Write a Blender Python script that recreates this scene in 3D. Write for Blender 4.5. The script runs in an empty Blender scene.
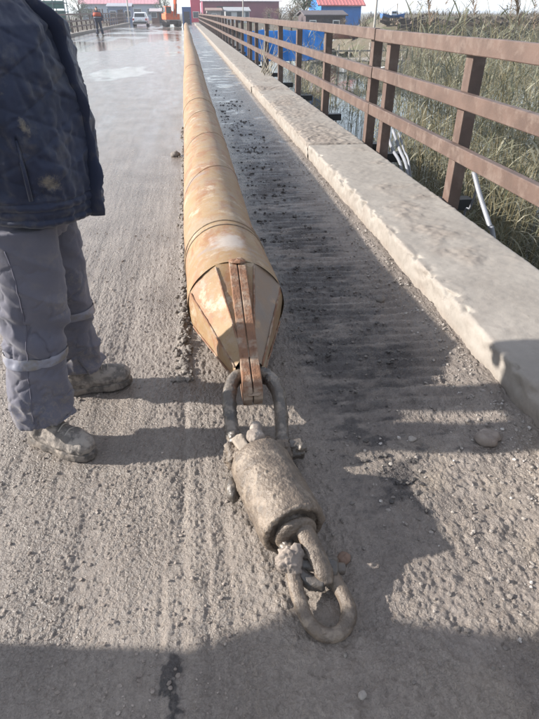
import bpy, bmesh, math, random
import numpy as np
from mathutils import Vector, Matrix
R = math.radians
random.seed(7); RNG = np.random.default_rng(7)
sc = bpy.context.scene
COL = sc.collection

# ------------------------------------------------------------------ camera
PW, PH, FPX, CAM_H = 539.0, 719.0, 545.0, 1.5
PITCH, YAW = R(32.52), R(7.535)          # degrees below the horizon, degrees right of the road
cd = bpy.data.cameras.new('camera'); cam = bpy.data.objects.new('camera', cd); COL.objects.link(cam)
cd.sensor_fit = 'VERTICAL'; cd.sensor_height = 24.0; cd.lens = FPX / PH * 24.0
cd.clip_start = 0.05; cd.clip_end = 3000
cam.location = (0, 0, CAM_H); cam.rotation_euler = (R(90) - PITCH, 0, -YAW)
sc.camera = cam
CF = np.array([math.sin(YAW)*math.cos(PITCH), math.cos(YAW)*math.cos(PITCH), -math.sin(PITCH)])
CR = np.array([math.cos(YAW), -math.sin(YAW), 0.0]); CU = np.cross(CR, CF)
CC = np.array([0, 0, CAM_H])
def _ray(x, y): return CF + CR*(x-PW/2)/FPX - CU*(y-PH/2)/FPX
def on_z(x, y, z=0.0): v = _ray(x, y); return CC + v*((z-CAM_H)/v[2])     # pixel -> point on a level
def on_y(x, y, Y): v = _ray(x, y); return CC + v*(Y/v[1])                  # pixel -> point on a cross plane

# ------------------------------------------------------------------ sky, sun, exposure
SUN_EL = R(22.5); SUN_AZ = R(-82.5)      # azimuth clockwise from +Y (down the road): the sun stands to the left
w = bpy.data.worlds.new('World'); sc.world = w; w.use_nodes = True
nt = w.node_tree; nt.nodes.clear()
sky = nt.nodes.new('ShaderNodeTexSky'); sky.sky_type = 'NISHITA'; sky.sun_disc = False
sky.sun_elevation = SUN_EL; sky.sun_rotation = SUN_AZ; sky.air_density = 1.0; sky.dust_density = 0.7; sky.ozone_density = 1.5
bg = nt.nodes.new('ShaderNodeBackground'); bg.inputs['Strength'].default_value = 0.11
wo = nt.nodes.new('ShaderNodeOutputWorld')
# a thin veil of high cloud over the whole sky
tc = nt.nodes.new('ShaderNodeTexCoord'); mp = nt.nodes.new('ShaderNodeMapping'); mp.inputs['Scale'].default_value = (2.2, 2.2, 6.0)
cn = nt.nodes.new('ShaderNodeTexNoise'); cn.inputs['Scale'].default_value = 1.6; cn.inputs['Detail'].default_value = 6; cn.inputs['Roughness'].default_value = .6
cr = nt.nodes.new('ShaderNodeMapRange'); cr.inputs['From Min'].default_value = .36; cr.inputs['From Max'].default_value = .66; cr.inputs['To Min'].default_value = .25; cr.inputs['To Max'].default_value = .8
cm = nt.nodes.new('ShaderNodeMix'); cm.data_type = 'RGBA'; cm.inputs[7].default_value = (5.2, 5.45, 6.0, 1)
nt.links.new(tc.outputs['Generated'], mp.inputs[0]); nt.links.new(mp.outputs[0], cn.inputs['Vector']); nt.links.new(cn.outputs['Fac'], cr.inputs['Value'])
nt.links.new(cr.outputs[0], cm.inputs[0]); nt.links.new(sky.outputs[0], cm.inputs[6]); nt.links.new(cm.outputs[2], bg.inputs[0]); nt.links.new(bg.outputs[0], wo.inputs[0])
sd = bpy.data.lights.new('sun', 'SUN'); sd.energy = 5.0; sd.angle = R(0.9); sd.color = (1.0, 0.955, 0.89)
sun = bpy.data.objects.new('sun', sd); COL.objects.link(sun)
sdir = Vector((math.sin(SUN_AZ)*math.cos(SUN_EL), math.cos(SUN_AZ)*math.cos(SUN_EL), math.sin(SUN_EL)))
sun.rotation_euler = sdir.to_track_quat('Z', 'Y').to_euler(); sun.location = sdir*60
sc.view_settings.view_transform = 'Standard'; sc.view_settings.look = 'None'
sc.view_settings.exposure = 1.25; sc.view_settings.gamma = 1.0; sc.view_settings.use_curve_mapping = False
sc.cycles.max_bounces = 6; sc.cycles.transparent_max_bounces = 8; sc.cycles.volume_bounces = 1

# ------------------------------------------------------------------ numpy noise
def _h(ix, iy, iz, k=0):
    n = (ix.astype(np.int64)*374761393 + iy.astype(np.int64)*668265263 + iz.astype(np.int64)*2147483647 + k*974634777) & 0xFFFFFFFF
    n = ((n ^ (n >> 13)) * 1274126177) & 0xFFFFFFFF
    n = ((n ^ (n >> 16)) * 2246822519) & 0xFFFFFFFF
    return ((n ^ (n >> 15)) & 0xFFFFFF) / float(0xFFFFFF)
def vn(P, k=0):
    P = np.asarray(P, dtype=np.float64); i = np.floor(P).astype(np.int64); f = P - i
    f = f*f*f*(f*(f*6-15)+10)
    def c(a, b, d): return _h(i[:, 0]+a, i[:, 1]+b, i[:, 2]+d, k)
    x, y, z = f.T
    def lx(b, d): return c(0, b, d)*(1-x) + c(1, b, d)*x
    return ((lx(0, 0)*(1-y)+lx(1, 0)*y)*(1-z) + (lx(0, 1)*(1-y)+lx(1, 1)*y)*z)*2-1
def fbm(P, o=4, k=0, g=.5, lac=2.03):
    P = np.asarray(P, dtype=np.float64); s = np.zeros(len(P)); a = 1.0; t = 0
    for q in range(o): s += a*vn(P, k+q); t += a; a *= g; P = P*lac + 13.7
    return s/t
def P2(x, y, sx, sy=None): return np.stack([x*sx, y*(sy or sx), np.zeros_like(x)+.37], 1)
def domes(x, y, cell, rmin, rmax, prob, k=0):
    """pebble-like bumps: at most one per cell, height in units of its radius"""
    u, v = x/cell, y/cell; iu, iv = np.floor(u).astype(np.int64), np.floor(v).astype(np.int64); out = np.zeros_like(x); z0 = np.zeros_like(iu)
    for a in (-1, 0, 1):
        for b in (-1, 0, 1):
            cu, cv = iu+a, iv+b
            px, py = cu+_h(cu, cv, z0, k), cv+_h(cu, cv, z0, k+1)
            r = rmin+(rmax-rmin)*_h(cu, cv, z0, k+2)**2
            on = _h(cu, cv, z0, k+3) < prob
            d2 = ((u-px)**2+(v-py)**2)*cell*cell
            out = np.maximum(out, np.where(on, np.sqrt(np.maximum(0, r*r-d2)), 0))
    return out
def sst(a, b, x): t = np.clip((x-a)/(b-a), 0, 1); return t*t*(3-2*t)

# ------------------------------------------------------------------ mesh helpers
class MB:
    def __init__(s): s.v = []; s.f = []
    def add(s, v, f):
        o = len(s.v); s.v += [tuple(map(float, q)) for q in v]; s.f += [tuple(o+i for i in q) for q in f]; return s
    def box(s, x0, x1, y0, y1, z0, z1, M=None, bev=0.0):
        if bev > 0:
            b = bev; V = []; 
            bm = bmesh.new(); bmesh.ops.create_cube(bm, size=1)
            for q in bm.verts: q.co = Vector(((x0+x1)/2+q.co.x*(x1-x0), (y0+y1)/2+q.co.y*(y1-y0), (z0+z1)/2+q.co.z*(z1-z0)))
            bmesh.ops.bevel(bm, geom=bm.edges[:], offset=b, segments=2, affect='EDGES', profile=.6)
            bm.verts.index_update(); V = [q.co.copy() for q in bm.verts]; F = [[q.index for q in f.verts] for f in bm.faces]; bm.free()
        else:
            V = [Vector(q) for q in ((x0,y0,z0),(x1,y0,z0),(x1,y1,z0),(x0,y1,z0),(x0,y0,z1),(x1,y0,z1),(x1,y1,z1),(x0,y1,z1))]
            F = [(3,2,1,0),(4,5,6,7),(0,1,5,4),(1,2,6,5),(2,3,7,6),(3,0,4,7)]
        if M is not None: V = [M @ q for q in V]
        return s.add(V, F)
    def tube(s, pts, rad, n=10, caps=True, flat=None):
        V, F = tube(pts, rad, n, caps, flat); return s.add(V, F)
    def ball(s, c, r, n=12, m=8):
        c = Vector(c); r = Vector(r) if hasattr(r, '__len__') else Vector((r, r, r)); V = []; F = []
        for j in range(m+1):
            t = math.pi*j/m
            for i in range(n):
                a = 2*math.pi*i/n; V.append((c.x+r.x*math.sin(t)*math.cos(a), c.y+r.y*math.sin(t)*math.sin(a), c.z+r.z*math.cos(t)))
        for j in range(m):
            for i in range(n): F.append((j*n+i, (j+1)*n+i, (j+1)*n+(i+1) % n, j*n+(i+1) % n))
        return s.add(V, F)
    def prism(s, poly, z0, z1, M=None):
        n = len(poly); V = [Vector((x, y, z0)) for x, y in poly]+[Vector((x, y, z1)) for x, y in poly]
        F = [tuple(range(n-1, -1, -1)), tuple(range(n, 2*n))]+[(i, (i+1) % n, n+(i+1) % n, n+i) for i in range(n)]
        if M is not None: V = [M @ q for q in V]
        return s.add(V, F)
    def build(s, name, m, parent=None, smooth=False): return mesh_obj(name, s.v, s.f, m, parent, smooth)
def tube(pts, rad, n=10, caps=True, flat=None):
    """swept tube; rad: number or list of r or (r_side, r_up); flat: up hint"""
    P = [Vector(p) for p in pts]; V = []; F = []; N = len(P)
    if not hasattr(rad, '__len__'): rad = [rad]*N
    up = Vector(flat) if flat else None
    side = None
    for i, p in enumerate(P):
        t = (P[min(i+1, N-1)]-P[max(i-1, 0)]).normalized()
        if up is not None: side = t.cross(up); 
        elif side is None: side = t.cross(Vector((0, 0, 1)) if abs(t.z) < .9 else Vector((1, 0, 0)))
        else: side = side-t*side.dot(t)
        side = side.normalized(); u = side.cross(t).normalized()
        r = rad[i]; ra, rb = (r if hasattr(r, '__len__') else (r, r))
        for k in range(n):
            a = 2*math.pi*k/n; V.append(p+side*(ra*math.cos(a))+u*(rb*math.sin(a)))
    for i in range(N-1):
        for k in range(n): F.append((i*n+k, i*n+(k+1) % n, (i+1)*n+(k+1) % n, (i+1)*n+k))
    if caps: F += [tuple(range(n-1, -1, -1)), tuple((N-1)*n+k for k in range(n))]
    return V, F
def spline(pts, m=8):
    P = [np.array(p, float) for p in pts]; out = []
    Q = [2*P[0]-P[1]]+P+[2*P[-1]-P[-2]]
    for i in range(1, len(Q)-2):
        for k in range(m):
            t = k/m; a, b, c, d = Q[i-1:i+3]
            out.append(.5*((2*b)+(-a+c)*t+(2*a-5*b+4*c-d)*t*t+(-a+3*b-3*c+d)*t**3))
    out.append(P[-1]); return out
def interp(vals, n): return list(np.interp(np.linspace(0, 1, n), np.linspace(0, 1, len(vals)), vals))
def mesh_obj(name, V, F, m=None, parent=None, smooth=False):
    me = bpy.data.meshes.new(name)
    me.from_pydata([tuple(map(float, v)) for v in V], [], [tuple(int(i) for i in f) for f in F]); me.update()
    if smooth: me.polygons.foreach_set('use_smooth', np.ones(len(me.polygons), bool))
    return link(name, me, m, parent)
def link(name, me, m=None, parent=None):
    o = bpy.data.objects.new(name, me); COL.objects.link(o)
    if m is not None:
        if len(me.materials) == 0: me.materials.append(m)
        else: o.material_slots[0].link = 'OBJECT'; o.material_slots[0].material = m
    if parent is not None: o.parent = parent
    return o
def grid_mesh(name, V, nr, nc, m, parent=None, wrap=False, smooth=True, attrs=None):
    """V: (nr*nc,3) array"""
    me = bpy.data.meshes.new(name); V = np.asarray(V, np.float32)
    r = np.arange(nr-1)[:, None]; c = np.arange(nc if wrap else nc-1)[None, :]; c1 = (c+1) % nc
    F = np.stack([r*nc+c, r*nc+c1, (r+1)*nc+c1, (r+1)*nc+c], -1).reshape(-1, 4)
    me.vertices.add(len(V)); me.vertices.foreach_set('co', V.ravel())
    me.loops.add(F.size); me.loops.foreach_set('vertex_index', F.ravel().astype(np.int32))
    me.polygons.add(len(F)); me.polygons.foreach_set('loop_start', np.arange(0, F.size, 4, dtype=np.int32))
    me.polygons.foreach_set('use_smooth', np.full(len(F), smooth)); me.update(); me.validate()
    for k, a in (attrs or {}).items():
        at = me.attributes.new(k, 'FLOAT', 'POINT'); at.data.foreach_set('value', np.asarray(a, np.float32))
    return link(name, me, m, parent)
def coords(o):
    a = np.empty(len(o.data.vertices)*3, np.float32); o.data.vertices.foreach_get('co', a); return a.reshape(-1, 3).astype(np.float64)
def normals(o):
    a = np.empty(len(o.data.vertices)*3, np.float32); o.data.vertices.foreach_get('normal', a); return a.reshape(-1, 3).astype(np.float64)
def setco(o, A): o.data.vertices.foreach_set('co', np.asarray(A, np.float32).ravel()); o.data.update()
def set_attr(o, k, v):
    at = o.data.attributes.new(k, 'FLOAT', 'POINT'); at.data.foreach_set('value', np.asarray(v, np.float32))
def displace(o, fn): A = coords(o); setco(o, A+normals(o)*fn(A)[:, None])
def remesh(o, voxel, smooth=4, fac=.5):
    md = o.modifiers.new('r', 'REMESH'); md.mode = 'VOXEL'; md.voxel_size = voxel; md.use_smooth_shade = True
    if smooth: ms = o.modifiers.new('s', 'SMOOTH'); ms.iterations = smooth; ms.factor = fac
    dg = bpy.context.evaluated_depsgraph_get(); dg.update()
    me = bpy.data.meshes.new_from_object(o.evaluated_get(dg)); old = o.data; o.modifiers.clear(); o.data = me; me.name = old.name
    return o
def subsurf(o, n):
    md = o.modifiers.new('s', 'SUBSURF'); md.levels = n; md.render_levels = n; md.subdivision_type = 'SIMPLE'
    dg = bpy.context.evaluated_depsgraph_get(); dg.update()
    me = bpy.data.meshes.new_from_object(o.evaluated_get(dg)); o.modifiers.clear(); o.data = me
    return o
def empty(name, loc=(0, 0, 0), rz=0.0):
    o = bpy.data.objects.new(name, None); COL.objects.link(o); o.empty_display_size = .1
    o.location = loc; o.rotation_euler = (0, 0, rz); return o
def tag(o, label=None, cat=None, group=None, kind=None):
    for k, v in (('label', label), ('category', cat), ('group', group), ('kind', kind)):
        if v: o[k] = v
    return o
def copy_tree(o, parent=None):
    c = o.copy(); COL.objects.link(c); c.parent = parent
    for ch in list(o.children): copy_tree(ch, c)
    return c
def rotm(axis, deg, loc=(0, 0, 0)): return Matrix.Translation(loc) @ Matrix.Rotation(R(deg), 4, axis)
def seg_m(a, b, up=(0, 0, 1)):
    """matrix whose local x runs from a to b"""
    a, b = Vector(a), Vector(b); x = (b-a).normalized(); y = Vector(up).cross(x).normalized(); z = x.cross(y)
    return Matrix(((x.x, y.x, z.x, a.x), (x.y, y.y, z.y, a.y), (x.z, y.z, z.z, a.z), (0, 0, 0, 1)))

# ------------------------------------------------------------------ materials
class NT:
    def __init__(s, name):
        s.m = bpy.data.materials.new(name); s.m.use_nodes = True; s.t = s.m.node_tree; s.t.nodes.clear()
        s.out = s.t.nodes.new('ShaderNodeOutputMaterial'); s.b = s.n('ShaderNodeBsdfPrincipled'); s.l(s.b.outputs[0], s.out.inputs[0])
        s.co = s.n('ShaderNodeTexCoord').outputs['Object']
    def n(s, t, **kw):
        q = s.t.nodes.new(t)
        for k, v in kw.items(): setattr(q, k, v)
        return q
    def l(s, a, b): s.t.links.new(a, b)
    def inp(s, q, k, v):
        if hasattr(v, 'is_output') or isinstance(v, bpy.types.NodeSocket): s.l(v, q.inputs[k])
        else: q.inputs[k].default_value = v
    def scaled(s, sc_):
        q = s.n('ShaderNodeMapping'); s.l(s.co, q.inputs[0]); q.inputs['Scale'].default_value = sc_ if hasattr(sc_, '__len__') else (sc_,)*3; return q.outputs[0]
    def noise(s, scale, detail=4, rough=.55, vec=None, dist=0.0):
        q = s.n('ShaderNodeTexNoise'); s.l(vec if vec else s.co, q.inputs['Vector'])
        q.inputs['Scale'].default_value = scale; q.inputs['Detail'].default_value = detail; q.inputs['Roughness'].default_value = rough; q.inputs['Distortion'].default_value = dist
        return q.outputs['Fac']
    def vor(s, scale, feature='F1', vec=None):
        q = s.n('ShaderNodeTexVoronoi', feature=feature); s.l(vec if vec else s.co, q.inputs['Vector']); q.inputs['Scale'].default_value = scale; return q.outputs['Distance']
    def ramp(s, fac, a, b):
        q = s.n('ShaderNodeMapRange'); q.clamp = True; s.l(fac, q.inputs['Value']); q.inputs['From Min'].default_value = a; q.inputs['From Max'].default_value = b; return q.outputs[0]
    def math(s, op, a, b=0.0):
        q = s.n('ShaderNodeMath', operation=op); s.inp(q, 0, a); s.inp(q, 1, b); return q.outputs[0]
    def mix(s, fac, a, b):
        q = s.n('ShaderNodeMix', data_type='RGBA'); s.inp(q, 'Factor', fac)
        for k, v in ((6, a), (7, b)):
            if isinstance(v, bpy.types.NodeSocket): s.l(v, q.inputs[k])
            else: q.inputs[k].default_value = (*v, 1) if len(v) == 3 else v
        return q.outputs[2]
    def fmix(s, fac, a, b):
        q = s.n('ShaderNodeMix', data_type='FLOAT'); s.inp(q, 0, fac); s.inp(q, 2, a); s.inp(q, 3, b); return q.outputs[0]
    def attr(s, name): q = s.n('ShaderNodeAttribute'); q.attribute_name = name; return q.outputs['Fac']
    def bump(s, height, strength=.5, dist=.01, prev=None):
        q = s.n('ShaderNodeBump'); q.inputs['Strength'].default_value = strength; q.inputs['Distance'].default_value = dist; s.l(height, q.inputs['Height'])
        if prev: s.l(prev, q.inputs['Normal'])
        return q.outputs[0]
    def fin(s, col=None, rough=None, metal=None, normal=None, spec=None):
        for k, v in (('Base Color', col), ('Roughness', rough), ('Metallic', metal), ('Specular IOR Level', spec)):
            if v is None: continue
            if isinstance(v, bpy.types.NodeSocket): s.l(v, s.b.inputs[k])
            else: s.b.inputs[k].default_value = (*v, 1) if hasattr(v, '__len__') else v
        if normal is not None: s.l(normal, s.b.inputs['Normal'])
        return s.m
MATS = {}
def M(name, c1, c2=None, sc_=6.0, c3=None, s3=3.0, t3=(.55, .65), rough=.8, bump=.3, bs=60.0, bd=.004, metal=0.0, spec=.4, r3=None, detail=5):
    if name in MATS: return MATS[name]
    t = NT(name); c2 = c2 or tuple(q*.75 for q in c1)
    col = t.mix(t.ramp(t.noise(sc_, detail, .6), .35, .65), c1, c2); ro = t.fmix(t.noise(sc_*2.3, 3), max(.02, rough-.12), min(1, rough+.12))
    if c3:
        f = t.ramp(t.noise(s3, 6, .62), *t3); col = t.mix(f, col, c3)
        if r3 is not None: ro = t.fmix(f, ro, r3)
    nrm = t.bump(t.noise(bs, 4, .6), bump, bd) if bump else None
    MATS[name] = t.fin(col, ro, metal, nrm, spec); return MATS[name]

MUD = (.222, .184, .155); MUD_D = (.132, .107, .090); MUD_L = (.292, .248, .212)
mud_dry = M('mud crust', MUD, MUD_D, 14, MUD_L, 9, (.5, .62), .8, .5, 90, .004)
steel_mud = M('muddied forged steel', (.140, .106, .078), (.078, .06, .046), 15, (.182, .143, .108), 21, (.5, .62), .52, 1.0, 75, .007, spec=.5)
steel_wet = M('dark wet forged steel', (.09, .073, .059), (.052, .046, .041), 16, (.17, .14, .112), 21, (.5, .62), .36, .7, 90, .004, spec=.5)
rail_paint = M('faded brown rail paint', (.108, .070, .055), (.074, .048, .038), 4, (.135, .098, .08), 9, (.5, .7), .55, .5, 70, .003)
concrete = None

# ------------------------------------------------------------------ special materials
def road_material():
    t = NT('wet muddy road'); a_dark, a_wet, a_soft = t.attr('dark'), t.attr('wet'), t.attr('warm')
    n1 = t.noise(2.2, 6, .6); n2 = t.noise(26, 5, .65); n3 = t.noise(110, 5, .72); n4 = t.noise(1.0, 5, .6, t.scaled((16, 1.1, 16)))
    col = t.mix(t.ramp(n2, .33, .68), MUD, MUD_L)
    col = t.mix(t.math('MULTIPLY', t.ramp(t.noise(240, 4, .75), .5, .66), .6), col, MUD_D)
    col = t.mix(t.math('MULTIPLY', t.ramp(n1, .42, .66), .55), col, MUD_D)
    col = t.mix(t.math('MULTIPLY', t.ramp(n4, .5, .68), .45), col, MUD_D)
    col = t.mix(t.math('MULTIPLY', t.ramp(n3, .56, .70), .5), col, (.10, .085, .074))
    col = t.mix(t.math('MULTIPLY', a_soft, .55), col, (.30, .245, .185))
    crumb = t.ramp(t.math('ADD', t.math('MULTIPLY', n3, .45), t.math('MULTIPLY', a_dark, .8)), .50, .74)
    col = t.mix(crumb, col, (.040, .034, .031))
    col = t.mix(t.math('MULTIPLY', a_dark, .85), col, (.060, .050, .046))
    col = t.mix(t.math('MULTIPLY', a_wet, .35), col, (.12, .105, .09))
    ro = t.fmix(t.ramp(n2, .3, .7), .24, .46); ro = t.fmix(a_wet, ro, .07)
    dry = t.math('SUBTRACT', 1.0, t.math('MULTIPLY', a_wet, .93))
    hgt = t.math('ADD', t.math('MULTIPLY', n3, .55), t.math('MULTIPLY', t.noise(330, 4, .75), .35))
    wv = t.n('ShaderNodeVectorMath', operation='ADD'); wn = t.n('ShaderNodeTexNoise'); wn.inputs['Scale'].default_value = 60; wn.inputs['Detail'].default_value = 3; t.l(t.co, wn.inputs['Vector'])
    ws = t.n('ShaderNodeVectorMath', operation='SCALE'); ws.inputs['Scale'].default_value = .022; t.l(wn.outputs['Color'], ws.inputs[0]); t.l(t.co, wv.inputs[0]); t.l(ws.outputs[0], wv.inputs[1])
    curd = t.math('SUBTRACT', 1.0, t.ramp(t.vor(105, 'F1', wv.outputs[0]), .08, .75))
    cmask = t.fmix(t.ramp(t.noise(2.6, 5, .6, t.scaled((1.6, .7, 1))), .36, .62), .22, 1.0)
    col = t.mix(t.math('MULTIPLY', t.math('MULTIPLY', t.ramp(curd, .45, .1), cmask), .38), col, MUD_D); t.l(col, t.b.inputs['Base Color'])  # crease shade between the curds painted into the colour
    nrm = t.bump(t.math('MULTIPLY', t.math('MULTIPLY', curd, cmask), dry), .75, .006, t.bump(t.math('MULTIPLY', hgt, dry), 1.0, .010))
    return t.fin(col, ro, 0.0, nrm, .5)
def concrete_material():
    t = NT('worn kerb concrete'); a_mud, a_wet = t.attr('mud'), t.attr('wet')
    n1 = t.noise(3, 6, .65); n2 = t.noise(40, 5, .7)
    col = t.mix(t.ramp(n1, .35, .65), (.285, .258, .226), (.225, .203, .178))
    col = t.mix(t.math('MULTIPLY', t.ramp(t.noise(7, 6, .7), .50, .7), .6), col, (.20, .178, .155))
    col = t.mix(t.ramp(n2, .62, .75), col, (.17, .15, .125))
    ck = t.n('ShaderNodeTexVoronoi', feature='DISTANCE_TO_EDGE'); ck.inputs['Scale'].default_value = 1.1; cw = t.n('ShaderNodeVectorMath', operation='ADD'); cn_ = t.n('ShaderNodeTexNoise'); cn_.inputs['Scale'].default_value = 5; cn_.inputs['Detail'].default_value = 5; t.l(t.co, cn_.inputs['Vector']); t.l(t.co, cw.inputs[0]); t.l(cn_.outputs['Color'], cw.inputs[1]); t.l(cw.outputs[0], ck.inputs['Vector'])
    crack = t.math('MULTIPLY', t.ramp(ck.outputs['Distance'], .006, .001), t.ramp(t.noise(1.3, 3), .45, .6))
    col = t.mix(t.math('MULTIPLY', crack, .7), col, (.09, .08, .07))
    col = t.mix(a_mud, col, t.mix(t.ramp(n2, .35, .65), (.17, .142, .118), (.23, .195, .165)))
    hgt = t.math('ADD', t.math('MULTIPLY', n2, .6), t.math('MULTIPLY', t.noise(140, 4, .7), .4))
    return t.fin(col, t.fmix(n1, .72, .92), 0.0, t.bump(hgt, .6, .005), .35)
def pipe_material():
    t = NT('ochre and rust pile steel')
    n1 = t.noise(3.2, 6, .62); n2 = t.noise(1.0, 6, .6, t.scaled((9, 3.2, 9)), .6); n3 = t.noise(60, 4, .65)
    col = t.mix(t.ramp(n1, .36, .64), (.205, .128, .06), (.25, .17, .092))
    col = t.mix(t.ramp(n2, .50, .60), col, (.20, .10, .047))
    col = t.mix(t.math('MULTIPLY', t.ramp(t.noise(2.3, 7, .7), .50, .66), .5), col, (.2, .162, .122))
    col = t.mix(t.math('MULTIPLY', t.ramp(t.noise(8.5, 7, .72), .54, .64), .7), col, (.205, .11, .054))
    col = t.mix(t.ramp(t.noise(5.5, 6, .7), .57, .66), col, (.335, .265, .188))
    col = t.mix(t.ramp(t.noise(1.7, 5, .7, t.scaled((1, 3.2, 1))), .60, .68), col, (.20, .155, .13))
    col = t.mix(t.math('MULTIPLY', t.ramp(t.noise(1.0, 6, .75, t.scaled((30, 2.0, 30))), .52, .68), .5), col, (.24, .15, .085))
    col = t.mix(t.math('MULTIPLY', t.ramp(t.noise(14, 6, .75), .5, .62), .45), col, (.25, .2, .16))
    col = t.mix(t.ramp(n3, .60, .72), col, (.17, .095, .055))
    a = t.attr('mud'); col = t.mix(t.ramp(t.math('ADD', a, t.math('MULTIPLY', t.noise(22, 6, .7), .6)), .75, 1.0), col, MUD_L)
    return t.fin(col, t.fmix(n1, .55, .78), 0.0, t.bump(t.math('ADD', t.math('MULTIPLY', n3, .5), n1), .35, .006), .35)
def cloth_material(name, c1, c2, mudcol, weave=900.0, rough=.85, bump=.25):
    t = NT(name); a = t.attr('mud'); n = t.noise(5, 5, .6)
    col = t.mix(t.ramp(n, .35, .65), c1, c2)
    f = t.ramp(t.math('ADD', t.math('MULTIPLY', a, .60), t.math('MULTIPLY', t.noise(48, 10, .85), 1.0)), .84, 1.02)
    col = t.mix(t.math('MULTIPLY', f, .85), col, mudcol)
    col = t.mix(t.math('MULTIPLY', t.ramp(t.noise(14, 5, .65), .55, .72), .25), col, mudcol)
    h = t.math('ADD', t.math('MULTIPLY', t.noise(weave, 2, .5), .4), t.math('MULTIPLY', t.noise(55, 5, .6), .8))
    t.b.inputs['Sheen Weight'].default_value = .15; t.b.inputs['Sheen Roughness'].default_value = .5
    return t.fin(col, rough, 0.0, t.bump(h, bump, .004), .3)
road_mat = road_material(); concrete = concrete_material(); pipe_mat = pipe_material()
jacket_mat = cloth_material('navy quilted nylon', (.0085, .0125, .031), (.012, .017, .040), (.17, .145, .11), rough=.62)
trouser_mat = cloth_material('grey violet work cotton', (.078, .076, .098), (.102, .097, .118), (.185, .158, .132), bump=.45)
boot_mat = M('muddied boot leather', (.155, .135, .118), (.085, .076, .07), 14, (.25, .217, .187), 22, (.46, .58), .8, .7, 80, .006)
reflect_mat = M('silver reflective tape', (.185, .188, .225), (.15, .152, .185), 12, (.145, .13, .12), 15, (.48, .62), .5, .2, 200, .001)
skin_mat = M('skin', (.42, .25, .18), (.38, .22, .16), 12, rough=.5, bump=.1)
hair_mat = M('dark hair', (.02, .017, .015), (.03, .025, .02), 40, rough=.6)

# ------------------------------------------------------------------ the road: one displaced sheet of mud on the bridge deck
DECK_L, DECK_R = -8.15, 1.375
PIPE_X, PIPE_R = .124, .233
def road_height(x, y):
    h = np.zeros_like(x); near = 1-sst(9, 24, y)
    left = 1-sst(-.02, .22, x + .05*fbm(P2(x, y, 3), 3, 40)); right = 1-left
    zone = fbm(P2(x, y, .9, .55), 3, 3)
    # curdled mud on the carriageway: lumps with sharp creases between them
    def bil(f, k, o=2): return np.abs(fbm(P2(x+.006*vn(P2(x, y, 21), k+50), y, f, f*.85), o, k))
    bl1, bl2, bl3 = bil(24, 5), bil(58, 9), bil(118, 13, 1)
    strk = fbm(P2(x, y, 26, 1.6), 3, 16)
    near2 = 1-sst(2.5, 5, y)
    rough_ = np.clip(.9+.7*fbm(P2(x, y, 1.7, 1.1), 3, 15), .45, 1.4)
    h += left*near*rough_*(.0035*bl1+.0062*bl2+near2*.0058*bl3+.0025*fbm(P2(x, y, 150), 1, 19)*near2+.0035*strk-.005)
    h += left*near*.5*domes(x, y, .05, .003, .011, .2, 21)*np.clip(.6+fbm(P2(x, y, 60), 2, 23), 0, 1.2)
    h += left*near*.45*domes(x, y, .016, .0015, .005, .3, 121)
    # wheel ruts running along the road
    for gx, gw, gd in ((-1.25, .2, .014), (-.42, .16, .008), (-2.6, .3, .015), (-4.6, .3, .012)):
        h -= near*gd*np.exp(-((x-gx-.03*fbm(P2(x, y, .8), 2, 33))/gw)**2)
    h += near*left*.005*np.clip(fbm(P2(x, y, 9, .35), 3, 37), -.6, .6)
    # drag grooves beside the swivel and along the pile
    for gx, gw, gd, y1 in ((-.125, .016, .016, 2.4), (-.05, .012, .012, 1.9), (.02, .018, .02, 1.75), (-.19, .01, .009, 1.4), (.055, .010, .012, 1.6)):
        g = np.exp(-((x-gx-.012*fbm(P2(x, y, 3), 3, 51))/gw)**2)*(1-sst(y1-.4, y1, y))*(.55+.45*fbm(P2(x, y, 7), 3, 55))
        g *= np.clip(.55+1.3*fbm(P2(x, y, 1.6, 1.1), 3, 57+int(gd*1e4)), 0, 1); h -= gd*g; h += .35*gd*np.exp(-((x-gx-gw*2.1)/(gw*1.2))**2)*(1-sst(y1-.4, y1, y))*np.clip(fbm(P2(x, y, 9, 5), 3, 58)+.3, 0, 1)
    # pushed-up crumbs along the left flank of the pile
    b = np.exp(-((x+.125+.012*fbm(P2(x, y, 5), 3, 61))/.022)**2)*sst(2.0, 2.5, y)*near
    h += b*(.018+.018*fbm(P2(x, y, 22), 3, 63))
    # the strip beside the kerb: track cleat ribs, clods
    wx = .022*fbm(P2(x, y, 4), 3, 71)
    rib = np.sin(2*math.pi*(y+wx+.05*(x-.8))/.082)
    ribm = sst(.48, .66, x)*(1-sst(1.12, 1.26, x))*sst(1.45, 1.95, y)*(1-sst(7, 13, y))*np.clip(.65+.8*fbm(P2(x, y, 2.6, 1.6), 3, 75), 0, 1)
    h += ribm*.011*np.sign(rib)*np.abs(rib)**.6
    h += right*near*(.010*fbm(P2(x, y, 9, 16), 4, 81)+.007*bl2+near2*.004*bl3+.008*bl1*sst(1.9, 1.2, y)+.005*fbm(P2(x, y, 60), 2, 83)*near2)
    h += right*near*.35*domes(x, y, .06, .004, .016, .25, 85)*np.clip(.6+fbm(P2(x, y, 60), 2, 23), 0, 1.2)
    h += right*near*.5*domes(x, y, .026, .002, .008, .4, 185)
    h += sst(1.12, 1.33, x)*near*(.02+.012*fbm(P2(x, y, 6), 3, 91)+.6*domes(x, y, .05, .005, .02, .6, 95))
    # smooth mounds further off
    h += .012*fbm(P2(x, y, .7, .35), 4, 99)*(1-near*.5)
    # mud scuffed up around the swivel
    h += .02*np.exp(-((x-.05-.22*(1.5-y))**2)/.004)*np.exp(-((y-1.3)/.2)**2)*(.5+.5*fbm(P2(x, y, 25), 3, 101))
    return h
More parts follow.
